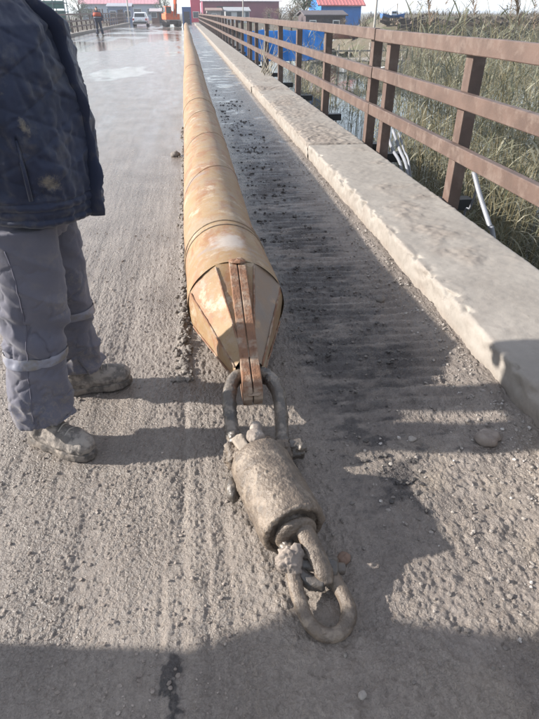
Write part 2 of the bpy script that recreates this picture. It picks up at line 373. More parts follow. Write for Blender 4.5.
def road_masks(x, y):
    right = sst(.33, .52, x)
    n = fbm(P2(x, y, 3.0, 9), 4, 201); nf = fbm(P2(x, y, 12, 38), 3, 205); n0 = fbm(P2(x, y, 1.1, .8), 3, 209)
    band = np.exp(-((x-.70)/.36)**4)
    dark = right*np.clip(.30+.62*band*(.62+n*1.25+nf*.9)+.15*n0, 0, 1)*sst(1.25, 2.3, y-.35*(x-.7))*(1-.25*sst(8, 20, y))
    dark = np.maximum(dark, .8*np.clip(nf*1.6+n*.9-.05, 0, 1)*right*band*sst(1.0, 1.5, y))
    for px, py, r_, s_ in ((.70, 1.42, .10, .85), (.60, 1.75, .12, .6), (.52, 1.95, .10, .5), (.72, 1.27, .05, .5), (.98, 1.12, .035, .5), (-.10, .93, .02, .5), (.06, 1.0, .03, .35), (-.1, 2.9, .03, .6)):
        d = np.sqrt((x-px)**2+((y-py)*.8)**2)/r_
        dark = np.maximum(dark, s_*np.clip(1.1-d+1.1*fbm(P2(x, y, 24), 3, 207)+.5*n, 0, 1))
    oil = np.clip(.75-np.abs(x+.155+.03*fbm(P2(x, y, 9), 3, 241))/.04+1.7*fbm(P2(x, y, 34), 3, 243), 0, 1)*sst(.64, .70, y)*(1-sst(.82, .92, y))
    dark = np.maximum(dark, oil)
    dark = np.maximum(dark, .55*np.exp(-((x+.12)/.03)**2)*sst(2.3, 2.7, y)*(1-sst(8, 14, y))*np.clip(.6+nf, 0, 1))
    # wetness: standing water further along the deck, first in the kerb strip
    nl = fbm(P2(x, y, .55, .22), 4, 221); nr = fbm(P2(x, y, 2.2, 1.1), 4, 225)
    wl = sst(-.12, .22, nl+.55*sst(7, 26, y)-.42)*sst(5.5, 12, y)*(1-right)
    wr = sst(.0, .22, fbm(P2(x, y, 2.4, 3.2), 4, 226)+.42*sst(5, 16, y)-.42)*sst(4.5, 8, y)*right
    wet = np.clip(wl+wr, 0, 1)
    wet = np.maximum(wet, (.84-.42*right)*sst(3.0, 9, y)*np.clip(.8+.5*fbm(P2(x, y, 5, .5), 3, 228), 0, 1))
    warm = np.clip(sst(.25, .55, fbm(P2(x, y, 2, 2), 3, 231)+.35)*np.exp(-((x-1.0)/.45)**2)*(1-sst(1.5, 2.0, y)), 0, 1)
    warm = np.maximum(warm, .45*np.clip(n0+.2, 0, 1)*(1-right)*(1-sst(2, 5, y)))
    return dark*(1-.8*wet), wet, warm
def build_road():
    xs = [DECK_R]
    while xs[-1] > -.95: xs.append(xs[-1]-.0044)
    d = .0044
    while xs[-1] > DECK_L: d *= 1.05; xs.append(max(DECK_L, xs[-1]-d))
    xs = np.array(xs[::-1])
    ys = [-6.0]
    while ys[-1] < .42: ys.append(ys[-1]+max(.005, (.45-ys[-1])*.12))
    while ys[-1] < 100: ys.append(ys[-1]+max(.0034, ys[-1]*.0049))
    ys = np.array(ys); X, Y = np.meshgrid(xs, ys); x, y = X.ravel(), Y.ravel()
    h = road_height(x, y); dk, wt, wm = road_masks(x, y)
    h = h*(1-.85*np.clip(wt, 0, 1)) - .006*wt
    o = grid_mesh('road', np.stack([x, y, h], 1), len(ys), len(xs), road_mat, attrs={'dark': dk, 'wet': wt, 'warm': wm})
    return tag(o, kind='structure')
road = build_road()
def ground_z(x, y): return float(road_height(np.array([x*1.0]), np.array([y*1.0]))[0])

# bridge deck slab beneath, and the kerbs
deck_c = M('deck concrete', (.3, .27, .23), (.2, .18, .155), 2)
tag(MB().box(-8.9, 2.0, -8, 100, -.55, -.06).build('bridge_deck', deck_c), kind='structure')
def kerb_slab(parent, y0, y1, fx, ox, muddy, seed, dens=.012):
    n = int(min(900, max(8, (y1-y0)/dens))); ys = np.linspace(y0, y1, n); sgn = 1 if ox > fx else -1
    W = abs(ox-fx); prof = [(.018, -.06)]+[(.018-.012*t, -.06+.215*t) for t in np.linspace(.08, 1, 14)]
    prof += [(.006+.020*(1-math.cos(a)), .155+.025*math.sin(a)) for a in np.linspace(.2, math.pi/2, 7)]
    prof += [(x, .18) for x in np.linspace(.04, W-.02, 46)]+[(W, .165), (W, .0), (W, -.3)]
    pr = np.array(prof); nc = len(pr); a = np.repeat(ys, nc); u = np.tile(pr[:, 0], n); z = np.tile(pr[:, 1], n)
    edge = np.exp(-((u-.02)/.04)**2)*sst(.08, .16, z); face = 1-sst(.03, .06, u)
    q = np.stack([u*9, a*9, z*9], 1); chip = np.clip(fbm(q*1.2, 4, seed)-.12, 0, 1)
    du = edge*chip*.065 + face*(.010*fbm(q*2.2, 4, seed+3)+.014*fbm(q*.35, 3, seed+5)); dz = -edge*chip*.05
    top = sst(.17, .18, z)*(1-face)
    mud = np.clip(muddy*(.55+1.1*fbm(np.stack([u*2, a*1.3, z*0], 1), 4, seed+9))*(1-.4*sst(.3*W, W, u)), 0, 1)*sst(.10, .17, z)
    mud = np.maximum(mud, face*np.clip(.35+.9*(1-sst(.0, .09, z))+.5*fbm(q*.6, 3, seed+21), 0, 1)*.85)
    mud = np.maximum(mud, np.clip(fbm(q*.35, 4, seed+23)*1.6-.05, 0, 1)*.9*sst(.10, .17, z))
    dz += top*(.004*fbm(q*.8, 4, seed+7)+.0025*fbm(q*4, 3, seed+8)+mud*.022*np.clip(.4+fbm(q*1.6, 4, seed+11), 0, 1))
    if y1-y0 > .1:
        e = np.minimum(a-y0, y1-a); dz -= .02*np.exp(-(e/.015)**2)*sst(.1, .17, z)
    V = np.stack([fx+sgn*(u+du), a, z+dz], 1)
    o = grid_mesh('kerb_slab', V, n, nc, concrete, parent, attrs={'mud': mud, 'wet': mud*0})
    return o
kerb = empty('kerb'); tag(kerb, kind='structure')
yj = [-3.0, 6.66, 13.2, 19.8, 26.4, 33, 39.6, 46.2, 52.8, 60, 72, 84, 98]
for i in range(len(yj)-1): kerb_slab(kerb, yj[i]+.006, yj[i+1]-.006, 1.335, 2.045, (.12, 1.0, .7, .5, .4)[min(i, 4)], 300+i*17, .011 if i < 2 else .05)
kerbl = empty('kerb'); tag(kerbl, kind='structure')
for y0, y1 in ((-3, 20), (20, 40), (40, 60), (60, 80), (80, 98)): kerb_slab(kerbl, y0+.01, y1-.01, -8.1, -8.8, .5, 700+y0, .08)

# ------------------------------------------------------------------ water, banks
def water_material():
    t = NT('river water'); n = t.noise(3.5, 4, .6, t.scaled((1, .5, 1)))
    return t.fin((.045, .055, .045), .06, 0.0, t.bump(n, .25, .02), .5)
water_mat = water_material()
tag(MB().box(-600, 600, -300, 1400, -3.2, -1.35).build('river_water', water_mat), kind='structure')
bank_mat = M('dry bank earth', (.13, .105, .075), (.085, .07, .05), .6, (.075, .075, .04), .35, (.5, .6), .95, .6, 6, .05)
def terrain(name, x0, x1, y0, y1, fz, m, nx=90, ny=60):
    xs, ys = np.linspace(x0, x1, nx), np.linspace(y0, y1, ny); X, Y = np.meshgrid(xs, ys); x, y = X.ravel(), Y.ravel()
    return tag(grid_mesh(name, np.stack([x, y, fz(x, y)], 1), ny, nx, m), kind='structure')
# the far shore that the bridge lands on, out to the horizon
terrain('far_shore', -700, 700, 96, 1500, lambda x, y: -.12+.25*fbm(P2(x, y, .05), 3, 410)-3.2*(1-sst(96, 103, y))*(1-np.exp(-(x/14)**6)), bank_mat, 160, 120)
# the long earth bank beyond the reeds on the right
terrain('earth_bank', 12, 120, 30, 95, lambda x, y: -2.2+np.exp(-((y-52-.15*(x-20)-3*fbm(P2(x, y, .06), 3, 415))/9)**4)*(3.45+.16*fbm(P2(x, y, .35), 4, 412))*sst(9, 17, x+2*fbm(P2(x, y, .2), 3, 417))+.12*fbm(P2(x, y, 1.1), 4, 413), bank_mat, 260, 120)
terrain('tree_hills', -1200, 1400, 1500, 2300, lambda x, y: -2+11*np.clip(.5+fbm(P2(x, y, .0035), 4, 420), 0, 1)*sst(1500, 1900, y), M('far woodland', (.07, .085, .07), (.05, .065, .05), .02, rough=.95, bump=0), 160, 12)
# near water edge under the reeds: a muddy shelf
terrain('reed_shelf', 2.6, 11, -4, 20, lambda x, y: -1.62+.28*fbm(P2(x, y, .6), 4, 430)+.10*fbm(P2(x, y, 3), 3, 431), M('reed bed mud', (.06, .055, .035), (.035, .035, .022), 3, rough=.8, bump=.6, bs=20, bd=.03), 90, 160)

# ------------------------------------------------------------------ the steel pile
pile = empty('steel_pile', (PIPE_X, 2.5, 0)); tag(pile, 'long ochre rusty steel pile lying along the muddy road', 'pipe')
def wav(y): return .012*np.sin(y*.35+.6)*sst(3, 8, y)+.034*(1-sst(2.45, 3.7, y))      # slight bow along its length
NOSE_Y = 2.50
def pile_body():
    ys = [NOSE_Y]; 
    while ys[-1] < 74: ys.append(ys[-1]+max(.02, (ys[-1]-1.5)*.02))
    ys = np.array(ys); nc = 96; a = np.linspace(0, 2*math.pi, nc, endpoint=False)
    Yg, A = np.meshgrid(ys, a, indexing='ij'); y, th = Yg.ravel(), A.ravel()
    # scalloped front edge: the triangles between the petals
    fr = np.abs(((th/(2*math.pi/8)) % 1.0)-.5)*2; edge = np.repeat(np.arange(len(ys)) == 0, nc)
    y = np.where(edge, y-.012*fr, y)
    p = np.stack([np.cos(th)*3, y*2, np.sin(th)*3], 1); r = PIPE_R*(1+.055*(1-sst(2.5, 3.5, y)))+.0016*fbm(p, 3, 500)
    x = r*np.sin(th)+wav(y); z = PIPE_R+r*np.cos(th)
    mud = np.clip(.75*np.exp(-((y-2.78)/.22)**2)*np.exp(-(th-np.where(th > math.pi, 2*math.pi, 0))**2/.35)+.7*sst(.09, .0, z)+.25*sst(.3, .6, fbm(p*.7, 3, 505)), 0, 1)
    return grid_mesh('pipe_body', np.stack([x, y-2.5, z], 1), len(ys), nc, pipe_mat, pile, wrap=True, attrs={'mud': mud})
pile_body()
weld_mat = M('weld bead', (.24, .165, .10), (.16, .12, .09), 25, (.3, .23, .15), 30, rough=.6, bump=.6, bs=150, bd=.003)
def ring(y, rr, wd, tw=0.0):
    pts = []; 
    for k in range(65):
        a = 2*math.pi*k/64; rk = PIPE_R*(1+.055*(1-float(sst(2.5, 3.5, y))))+.001; pts.append((wav(y)+rk*math.sin(a), y-2.5+tw*math.sin(a), PIPE_R+rk*math.cos(a)))
    m = MB(); m.tube(pts, [(rr, wd)]*65, 6, False); return m.build('weld_seam', weld_mat, pile, True)
for y, t_ in ((3.06, .02), (3.14, .02), (8.6, .04), (14.6, .04)): ring(y, .003, .006, t_)
for k in range(3):            # spiral mill seam
    pts = []; y0 = 3.25+k*1.45
    for q in range(97):
        a = 2*math.pi*q/96+k*2*math.pi; y = y0+1.45*q/96
        pts.append((wav(y)+(PIPE_R*(1+.055*(1-float(sst(2.5, 3.5, y))))+.0005)*math.sin(a+.9), y-2.5, PIPE_R+(PIPE_R*(1+.055*(1-float(sst(2.5, 3.5, y))))+.0005)*math.cos(a+.9)))
    MB().tube(pts, .0026, 6, False).build('spiral_seam', pipe_mat, pile, True)
nose_mat = M('nose plate steel', (.255, .168, .098), (.205, .122, .066), 9, (.30, .228, .156), 7, (.52, .64), .62, .6, 50, .005)
nose_grey = M('bare grey nose plate', (.15, .122, .102), (.19, .13, .085), 6, (.29, .19, .11), 9, (.55, .66), .5, .5, 50, .004)
nose_rust = M('rust orange edge', (.195, .095, .05), (.13, .064, .037), 16, (.245, .18, .13), 13, (.47, .6), .8, .8, 70, .006)
TIPC = Vector((.042, 1.93-2.5, .20)); TIPR = (.062, .085)
nose = empty('nose_cone'); nose.parent = pile
NR = PIPE_R*1.055
def circ(k, r=NR): a = 2*math.pi*(k)/8+math.pi/8; return Vector((.034+r*math.sin(a), -.006, PIPE_R+r*math.cos(a)))
def tip(k): a = 2*math.pi*k/8+math.pi/8; return TIPC+Vector((TIPR[0]*math.sin(a), 0, TIPR[1]*math.cos(a)))
for k in range(8):
    # each petal starts round on the pipe, flattens, and tapers to the tip
    a0, a1 = 2*math.pi*k/8+math.pi/8, 2*math.pi*(k+1)/8+math.pi/8; nu, nv = 11, 20; V = []
    t0, t1 = tip(k), tip(k+1); c0, c1 = circ(k), circ(k+1)
    for j in range(nv):
        v = j/(nv-1); fl = float(sst(-.05, .14, v))
        for i in range(nu):
            u = i/(nu-1); a = a0+(a1-a0)*u; arc = Vector((.034+NR*math.sin(a), .006, PIPE_R+NR*math.cos(a))); cho = c0.lerp(c1, u)
            V.append((arc.lerp(cho, fl)).lerp(t0.lerp(t1, u), v))
    o = grid_mesh('petal_plate', np.array([tuple(q) for q in V]), nv, nu, pipe_mat if k not in (0, 3) else nose_grey, nose, attrs={'mud': np.full(len(V), .18)})
    displace(o, lambda A: .0055*fbm(A*11, 3, 520+k)+.0015*fbm(A*70, 2, 530+k))
    p = [c0.lerp(t0, s_)+(c0-Vector((.034, 0, PIPE_R))).normalized()*.002 for s_ in np.linspace(.03, 1, 26)]
    jit = [q+Vector((random.uniform(-.001, .001), 0, random.uniform(-.001, .001))) for q in p]
    MB().tube(jit, [random.uniform(.004, .006) for _ in jit], 6).build('seam_weld', nose_rust, nose, True)
# twin padeye plates standing through the nose, slot between them
prof = [(2.60, .455), (2.50, .482), (2.44, .474), (1.83, .245), (1.785, .215), (1.775, .17), (1.80, .125), (1.9, .10), (2.3, .10), (2.55, .2)]
for s_, xo in ((-1, .0245), (1, .0665)):
    Mx = Matrix(((0, 0, 1, xo), (1, 0, 0, -2.5), (0, 1, 0, 0), (0, 0, 0, 1)))
    o = MB().prism(prof, -.019, .019, Mx).build('padeye_plate', nose_rust, pile)
    md = o.modifiers.new('b', 'BEVEL'); md.width = .004; md.segments = 2
Mx = Matrix(((0, 0, 1, .045), (1, 0, 0, -2.5), (0, 1, 0, 0), (0, 0, 0, 1)))
MB().prism([(2.5, .462), (1.85, .236), (1.80, .14), (2.3, .12), (2.52, .2)], -.006, .006, Mx).build('padeye_web', M('dark slot fill', (.05, .04, .035), rough=.9), pile)  # near-black filler along the slot between the plates
for yy, zz, r_ in ((2.48, .49, .02), (1.79, .2, .016)):
    b = MB().ball((.0475, yy-2.5, zz-.006), (r_*2.0, r_*1.5, r_*.4), 24, 16).build('mud_lump', nose_rust, pile, True); displace(b, lambda A: .009*fbm(A*60, 3, 9))

# ------------------------------------------------------------------ shackles and swivel
def mudify(o, vox=.0032, amp=.004, k=0, cake=.0):
    """fuse the pieces of one part into a skin and cake it with lumpy mud"""
    remesh(o, vox, 2)
    def f(A):
        patch = np.clip(fbm(A*19, 3, k)*1.6+cake, 0, 1); lump = np.abs(fbm(A*48, 2, k+3)); fine = np.abs(fbm(A*115, 2, k+6))
        return amp*(patch*(.5+2.2*lump+1.1*fine)+.35*fine+.25*fbm(A*60, 2, k+9))
    displace(o, f); return o
def ringy(c, ax, r, n=40):
    ax = Vector(ax).normalized(); u = ax.orthogonal().normalized(); v = ax.cross(u)
    return [Vector(c)+u*(r*math.cos(2*math.pi*k/n))+v*(r*math.sin(2*math.pi*k/n)) for k in range(n+1)]
def cyl(m, a, b, r, n=28, bev=.15):
    a, b = Vector(a), Vector(b); d = (b-a); L = d.length
    e = min(r*bev, L*.3); t = e/L
    m.tube([a, a+d*t*.3, a+d*t, b-d*t, b-d*t*.3, b], [r-e, r-e*.3, r, r, r-e*.3, r-e], n)
def part_of(root, m, name, mt, smooth=True, mud=None):
    o = m.build(name, mt, root, smooth); setco(o, coords(o)-np.array(root.location))
    if mud: mudify(o, *mud)
    return o
# big bow shackle through the padeye
A = empty('bow_shackle', (.165, 1.6, .0)); tag(A, 'large muddy bow shackle hooked through the pointed pipe end', 'shackle')
bow = spline([(.075, 1.575, .055), (.078, 1.64, .085), (.070, 1.74, .125), (.075, 1.84, .165), (.108, 1.915, .19), (.170, 1.945, .198), (.235, 1.915, .19), (.272, 1.84, .17), (.277, 1.74, .13), (.268, 1.65, .09), (.262, 1.585, .062)], 8)
m = MB(); m.tube(bow, interp([.031, .0265, .027, .028, .028, .028, .028, .028, .027, .0265, .028], len(bow)), 18); part_of(A, m, 'bow', steel_wet, mud=(.0034, .0042, 31, .05))
for k, x in enumerate((.074, .262)):
    m = MB(); cyl(m, (x-.024, 1.572, .056), (x+.024, 1.575, .058), .042); part_of(A, m, 'pin_eye', steel_mud, mud=(.0034, .0085, 33+k, .35))
m = MB(); cyl(m, (.03, 1.57, .056), (.30, 1.578, .062), .021); part_of(A, m, 'pin', steel_mud)
m = MB(); m.tube([(.288, 1.575, .062), (.338, 1.58, .063)], .04, 6); m.tube([(.338, 1.58, .063), (.352, 1.58, .063)], .02, 12)
part_of(A, m, 'nut', steel_wet, mud=(.0032, .006, 37, .2))
# swivel
S = empty('swivel', (.19, 1.33, 0)); tag(S, 'heavy mud caked barrel swivel joining the two shackles', 'swivel')
B0, B1 = Vector((.153, 1.478, .116)), Vector((.232, 1.150, .106)); ad = (B1-B0).normalized()
sp = [(-.022, .05), (-.014, .080), (-.002, .098), (.012, .106), (.04, .109), (.315, .1105), (.326, .108), (.331, .102), (.331, .088), (.324, .083), (.322, .05)]
pts = []; rad = []
for i in range(len(sp)-1):
    k = 26 if sp[i+1][0]-sp[i][0] > .1 else 3
    for q in range(k): t = q/k; pts.append(B0+ad*(sp[i][0]*(1-t)+sp[i+1][0]*t)); rad.append(sp[i][1]*(1-t)+sp[i+1][1]*t)
pts.append(B0+ad*.322); rad.append(.05)
u_ = ad.cross(Vector((0, 0, 1))).normalized(); v_ = u_.cross(ad); nseg = 72; V = []; F = []
for p, r_ in zip(pts, rad):
    for k in range(nseg): a = 2*math.pi*k/nseg; V.append(p+u_*(r_*math.cos(a))+v_*(r_*math.sin(a)))
for i in range(len(pts)-1):
    for k in range(nseg): F.append((i*nseg+(k+1) % nseg, i*nseg+k, (i+1)*nseg+k, (i+1)*nseg+(k+1) % nseg))
F += [tuple(range(nseg)), tuple(reversed([(len(pts)-1)*nseg+k for k in range(nseg)]))]
part_of(S, MB().add(V, F), 'barrel', steel_mud, mud=(.003, .0030, 71, .0))
m = MB(); m.tube(ringy(B0+ad*.327, ad, .097), .010, 10, False); part_of(S, m, 'rim', steel_mud, mud=(.003, .004, 81, .1))
# rear eye and grease cap on the big shackle's pin
eye = spline([(.112, 1.49, .10), (.112, 1.54, .075), (.122, 1.60, .06), (.168, 1.625, .06), (.212, 1.605, .062), (.22, 1.55, .08), (.205, 1.48, .105)], 6)
m = MB(); m.tube(eye, .031, 14); part_of(S, m, 'rear_eye', steel_mud, mud=(.0034, .009, 83, .3))
m = MB(); bp_ = on_z(255, 438, .125); m.ball(bp_, (.036, .038, .036), 22, 16); m.tube([bp_, bp_+np.array([.012, .05, .012]), bp_+np.array([.014, .075, .004])], [.026, .024, .016], 12); part_of(S, m, 'grease_cap', mud_dry, mud=(.003, .0035, 85, .1))
m = MB(); lp = on_z(243, 447, .105); m.box(-.022, .022, -.045, .045, -.028, .028, Matrix.Translation(lp) @ Matrix.Rotation(R(18), 4, 'Z') @ Matrix.Rotation(R(-20), 4, 'Y'), .008); part_of(S, m, 'lug_plate', M('scraped pale mud', (.25, .21, .17), (.19, .157, .126), 20, rough=.8, bump=.5), mud=(.003, .003, 87, .1))
m = MB(); m.ball((.052, 1.405, .055), (.024, .05, .034), 18, 12); m.ball((.038, 1.42, .05), (.014, .03, .02), 14, 10); part_of(S, m, 'side_lug', steel_wet, mud=(.0034, .006, 89, .2))
# front neck and flat tongue
N0 = B0+ad*.29
m = MB(); m.tube([N0, N0+ad*.03, N0+ad*.075], [.060, .058, .05], 30); part_of(S, m, 'neck', steel_wet, mud=(.0034, .003, 91, .0))
m = MB(); m.tube([N0+ad*.062+u_*(-.046*math.cos(a)*-1)+v_*(.046*math.sin(a)) for a in np.linspace(-.5, math.pi+.9, 22)], [(.015, .026)]*22, 12); part_of(S, m, 'neck_ring', steel_mud, mud=(.003, .002, 92, -.1))
tg = spline([N0+ad*.055+Vector((.022, 0, .035)), (.270, 1.10, .118), (.285, 1.055, .102), (.298, 1.005, .080), (.303, .978, .062)], 7)
m = MB(); m.tube(tg, [(q*1.28, q*.82) for q in interp([.022, .024, .0235, .024, .014], len(tg))], 18, True, (.2, -.3, 1)); part_of(S, m, 'tongue', steel_mud, mud=(.003, .0022, 93, -.15))
m = MB(); m.tube(spline([N0+ad*.05+Vector((-.042, 0, -.015)), (.213, 1.09, .08), (.222, 1.04, .066), (.25, 1.005, .056), (.296, .985, .058)], 6), .022, 14); part_of(S, m, 'tongue_arm', steel_wet, mud=(.0034, .004, 94, .1))
# small bow shackle at the free end, lying on the mud
T = empty('bow_shackle', (.27, .95, 0)); tag(T, 'smaller muddy bow shackle lying at the free end nearest the camera', 'shackle')
b2 = spline([(.205, 1.045, .085), (.207, 1.00, .066), (.214, .945, .046), (.230, .885, .034), (.265, .848, .026), (.312, .848, .025), (.347, .885, .028), (.352, .935, .034), (.337, .985, .042), (.322, 1.03, .053)], 8)
m = MB(); m.tube(b2, interp([.024, .0205, .0205, .0205, .021, .022, .0225, .022, .021, .023], len(b2)), 18); part_of(T, m, 'bow', steel_mud, mud=(.0032, .003, 95, -.05))
m = MB(); m.ball((.205, 1.05, .092), (.034, .04, .036), 22, 16); m.ball((.222, 1.065, .112), (.022, .024, .02), 16, 10); part_of(T, m, 'pin_eye', mud_dry, mud=(.0034, .009, 96, .35))
m = MB(); cyl(m, (.305, 1.04, .056), (.345, 1.03, .054), .034); part_of(T, m, 'pin_eye', steel_wet, mud=(.0034, .004, 97, .1))
m = MB(); cyl(m, (.18, 1.055, .085), (.37, 1.03, .052), .018); part_of(T, m, 'pin', steel_wet)

# ------------------------------------------------------------------ railings
def rail_section(y0, y1, posts, x, label, side=1, group=None, brackets=True):
    r = empty('railing', (x, y0, 0)); tag(r, label, 'railing', group)
    rs = random.Random(int(y0*100))
    for z, nm in ((1.30, 'top_rail'), (.93, 'middle_rail'), (.565, 'bottom_rail')):
        nY = int((y1-y0)/(.12 if y0 < 30 else .6))+2; xa, xb = (-.055, .005) if side > 0 else (-.005, .055); b = .006; ring_ = [(xa, z-.055+b), (xa+b, z-.055), (xb-b, z-.055), (xb, z-.055+b), (xb, z+.055-b), (xb-b, z+.055), (xa+b, z+.055), (xa, z+.055-b)]
        yv = np.linspace(0, y1-y0, nY); wx = .006*fbm(np.stack([yv*.9, yv*0+z*9, yv*0+y0], 1), 3, 850); wz = .006*fbm(np.stack([yv*.7, yv*0+z*7, yv*0+y0], 1), 3, 853)
        VV = [(px_+min(0, wx[i]), yv[i], pz_+wz[i]) for i in range(nY) for px_, pz_ in ring_]
        FF = [(i*8+k, i*8+(k+1) % 8, (i+1)*8+(k+1) % 8, (i+1)*8+k) for i in range(nY-1) for k in range(8)]+[tuple(range(7, -1, -1)), tuple((nY-1)*8+k for k in range(8))]
        o = MB().add(VV, FF).build(nm, rail_paint, r, False)
        o.rotation_euler = (rs.uniform(-.0012, .0012), 0, 0); o.location = (0, 0, rs.uniform(-.008, .008))
    for py in posts:
        m = MB(); m.box(.007 if side > 0 else -.11, .11 if side > 0 else -.007, py-y0-.06, py-y0+.06, -.02, 1.27, None, .006)
        o = m.build('post', rail_paint, r); o.location.x = 0; o.rotation_euler = (rs.uniform(-.008, .008), rs.uniform(-.006, .006), 0)
        if brackets and 3 < py < 40:
            m = MB(); m.box(.0*side, .42*side, py-y0+.30, py-y0+.42, -.03, .07, None, .004) if side > 0 else None
            if side > 0: m.build('outrigger', M('black outrigger steel', (.012, .013, .016), rough=.5, bump=.1), r)
    if side < 0:
        for k in range(76):
            yb = 36+.8*k
            MB().box(-.045, -.012, yb-.02, yb+.02, .15, 1.26).build('baluster', rail_paint, r)
    return r
RX = 2.06
rail_section(-1.2, 6.545, [-.4, 1.95, 4.36, 6.27], RX, 'nearest brown steel railing with three bars, on the near kerb slab', 1)
rail_section(6.575, 21.1, [6.85, 9.3, 11.75, 14.1, 16.6, 19.0, 20.85], RX, 'brown steel railing beyond the joint, in front of the blue tarpaulin', 1)
rail_section(21.13, 36.0, [21.4, 23.8, 26.2, 28.6, 31.0, 33.4, 35.7], RX, 'receding brown steel railing two joints along the road', 1)
rail_section(36.03, 96, [36.3+2.4*k for k in range(25)], RX, 'far end of the brown railing running towards the maroon shed', 1, brackets=False)
rail_section(0, 96, [.3+2.45*k for k in range(39)], -8.35, 'dark railing along the opposite side of the wet road', -1, brackets=False)

# ------------------------------------------------------------------ people (local frame: faces +x, feet on z=0)
def leg_rings(hip, knee, ank, n=56, k=64, seed=0):
    P = spline([hip, tuple((np.array(hip)+np.array(knee))/2+np.array([.012, 0, 0])), knee, tuple((np.array(knee)+np.array(ank))/2+np.array([-.01, 0, 0])), ank], n//4)
    rad = interp([.118, .112, .105, .102, .100, .097, .099, .106], len(P)); V = []
    for i, p in enumerate(P):
        for j in range(k):
            a = 2*math.pi*j/k; r = rad[i]*(1+.06*math.cos(2*a)); V.append((p[0]+r*1.08*math.cos(a), p[1]+r*.97*math.sin(a), p[2]))
    return np.array(V), len(P), k
def wrinkle(A, k=0):
    q = A*np.array([7, 7, 13]); zz = A[:, 2]
    low = np.exp(-((zz-.16)/.12)**2)+.7*np.exp(-((zz-.52)/.1)**2)+.35
    f = 1-np.abs(fbm(np.stack([A[:, 0]*4, A[:, 1]*4, A[:, 2]*10+A[:, 0]*6+A[:, 1]*3], 1), 2, 600+k))
    g_ = 1-np.abs(fbm(np.stack([A[:, 0]*11+A[:, 2]*6, A[:, 1]*11, A[:, 2]*7], 1), 2, 617+k))
    n1_ = fbm(np.stack([A[:, 0]*8+A[:, 2]*3, A[:, 1]*8, A[:, 2]*10-A[:, 0]*6], 1), 3, 619+k)
    return low*(.028*(f**2-.62)+.010*(g_**3-.5)-.009*np.exp(-(n1_/.06)**2))+.0025*fbm(A*22, 3, 610+k)
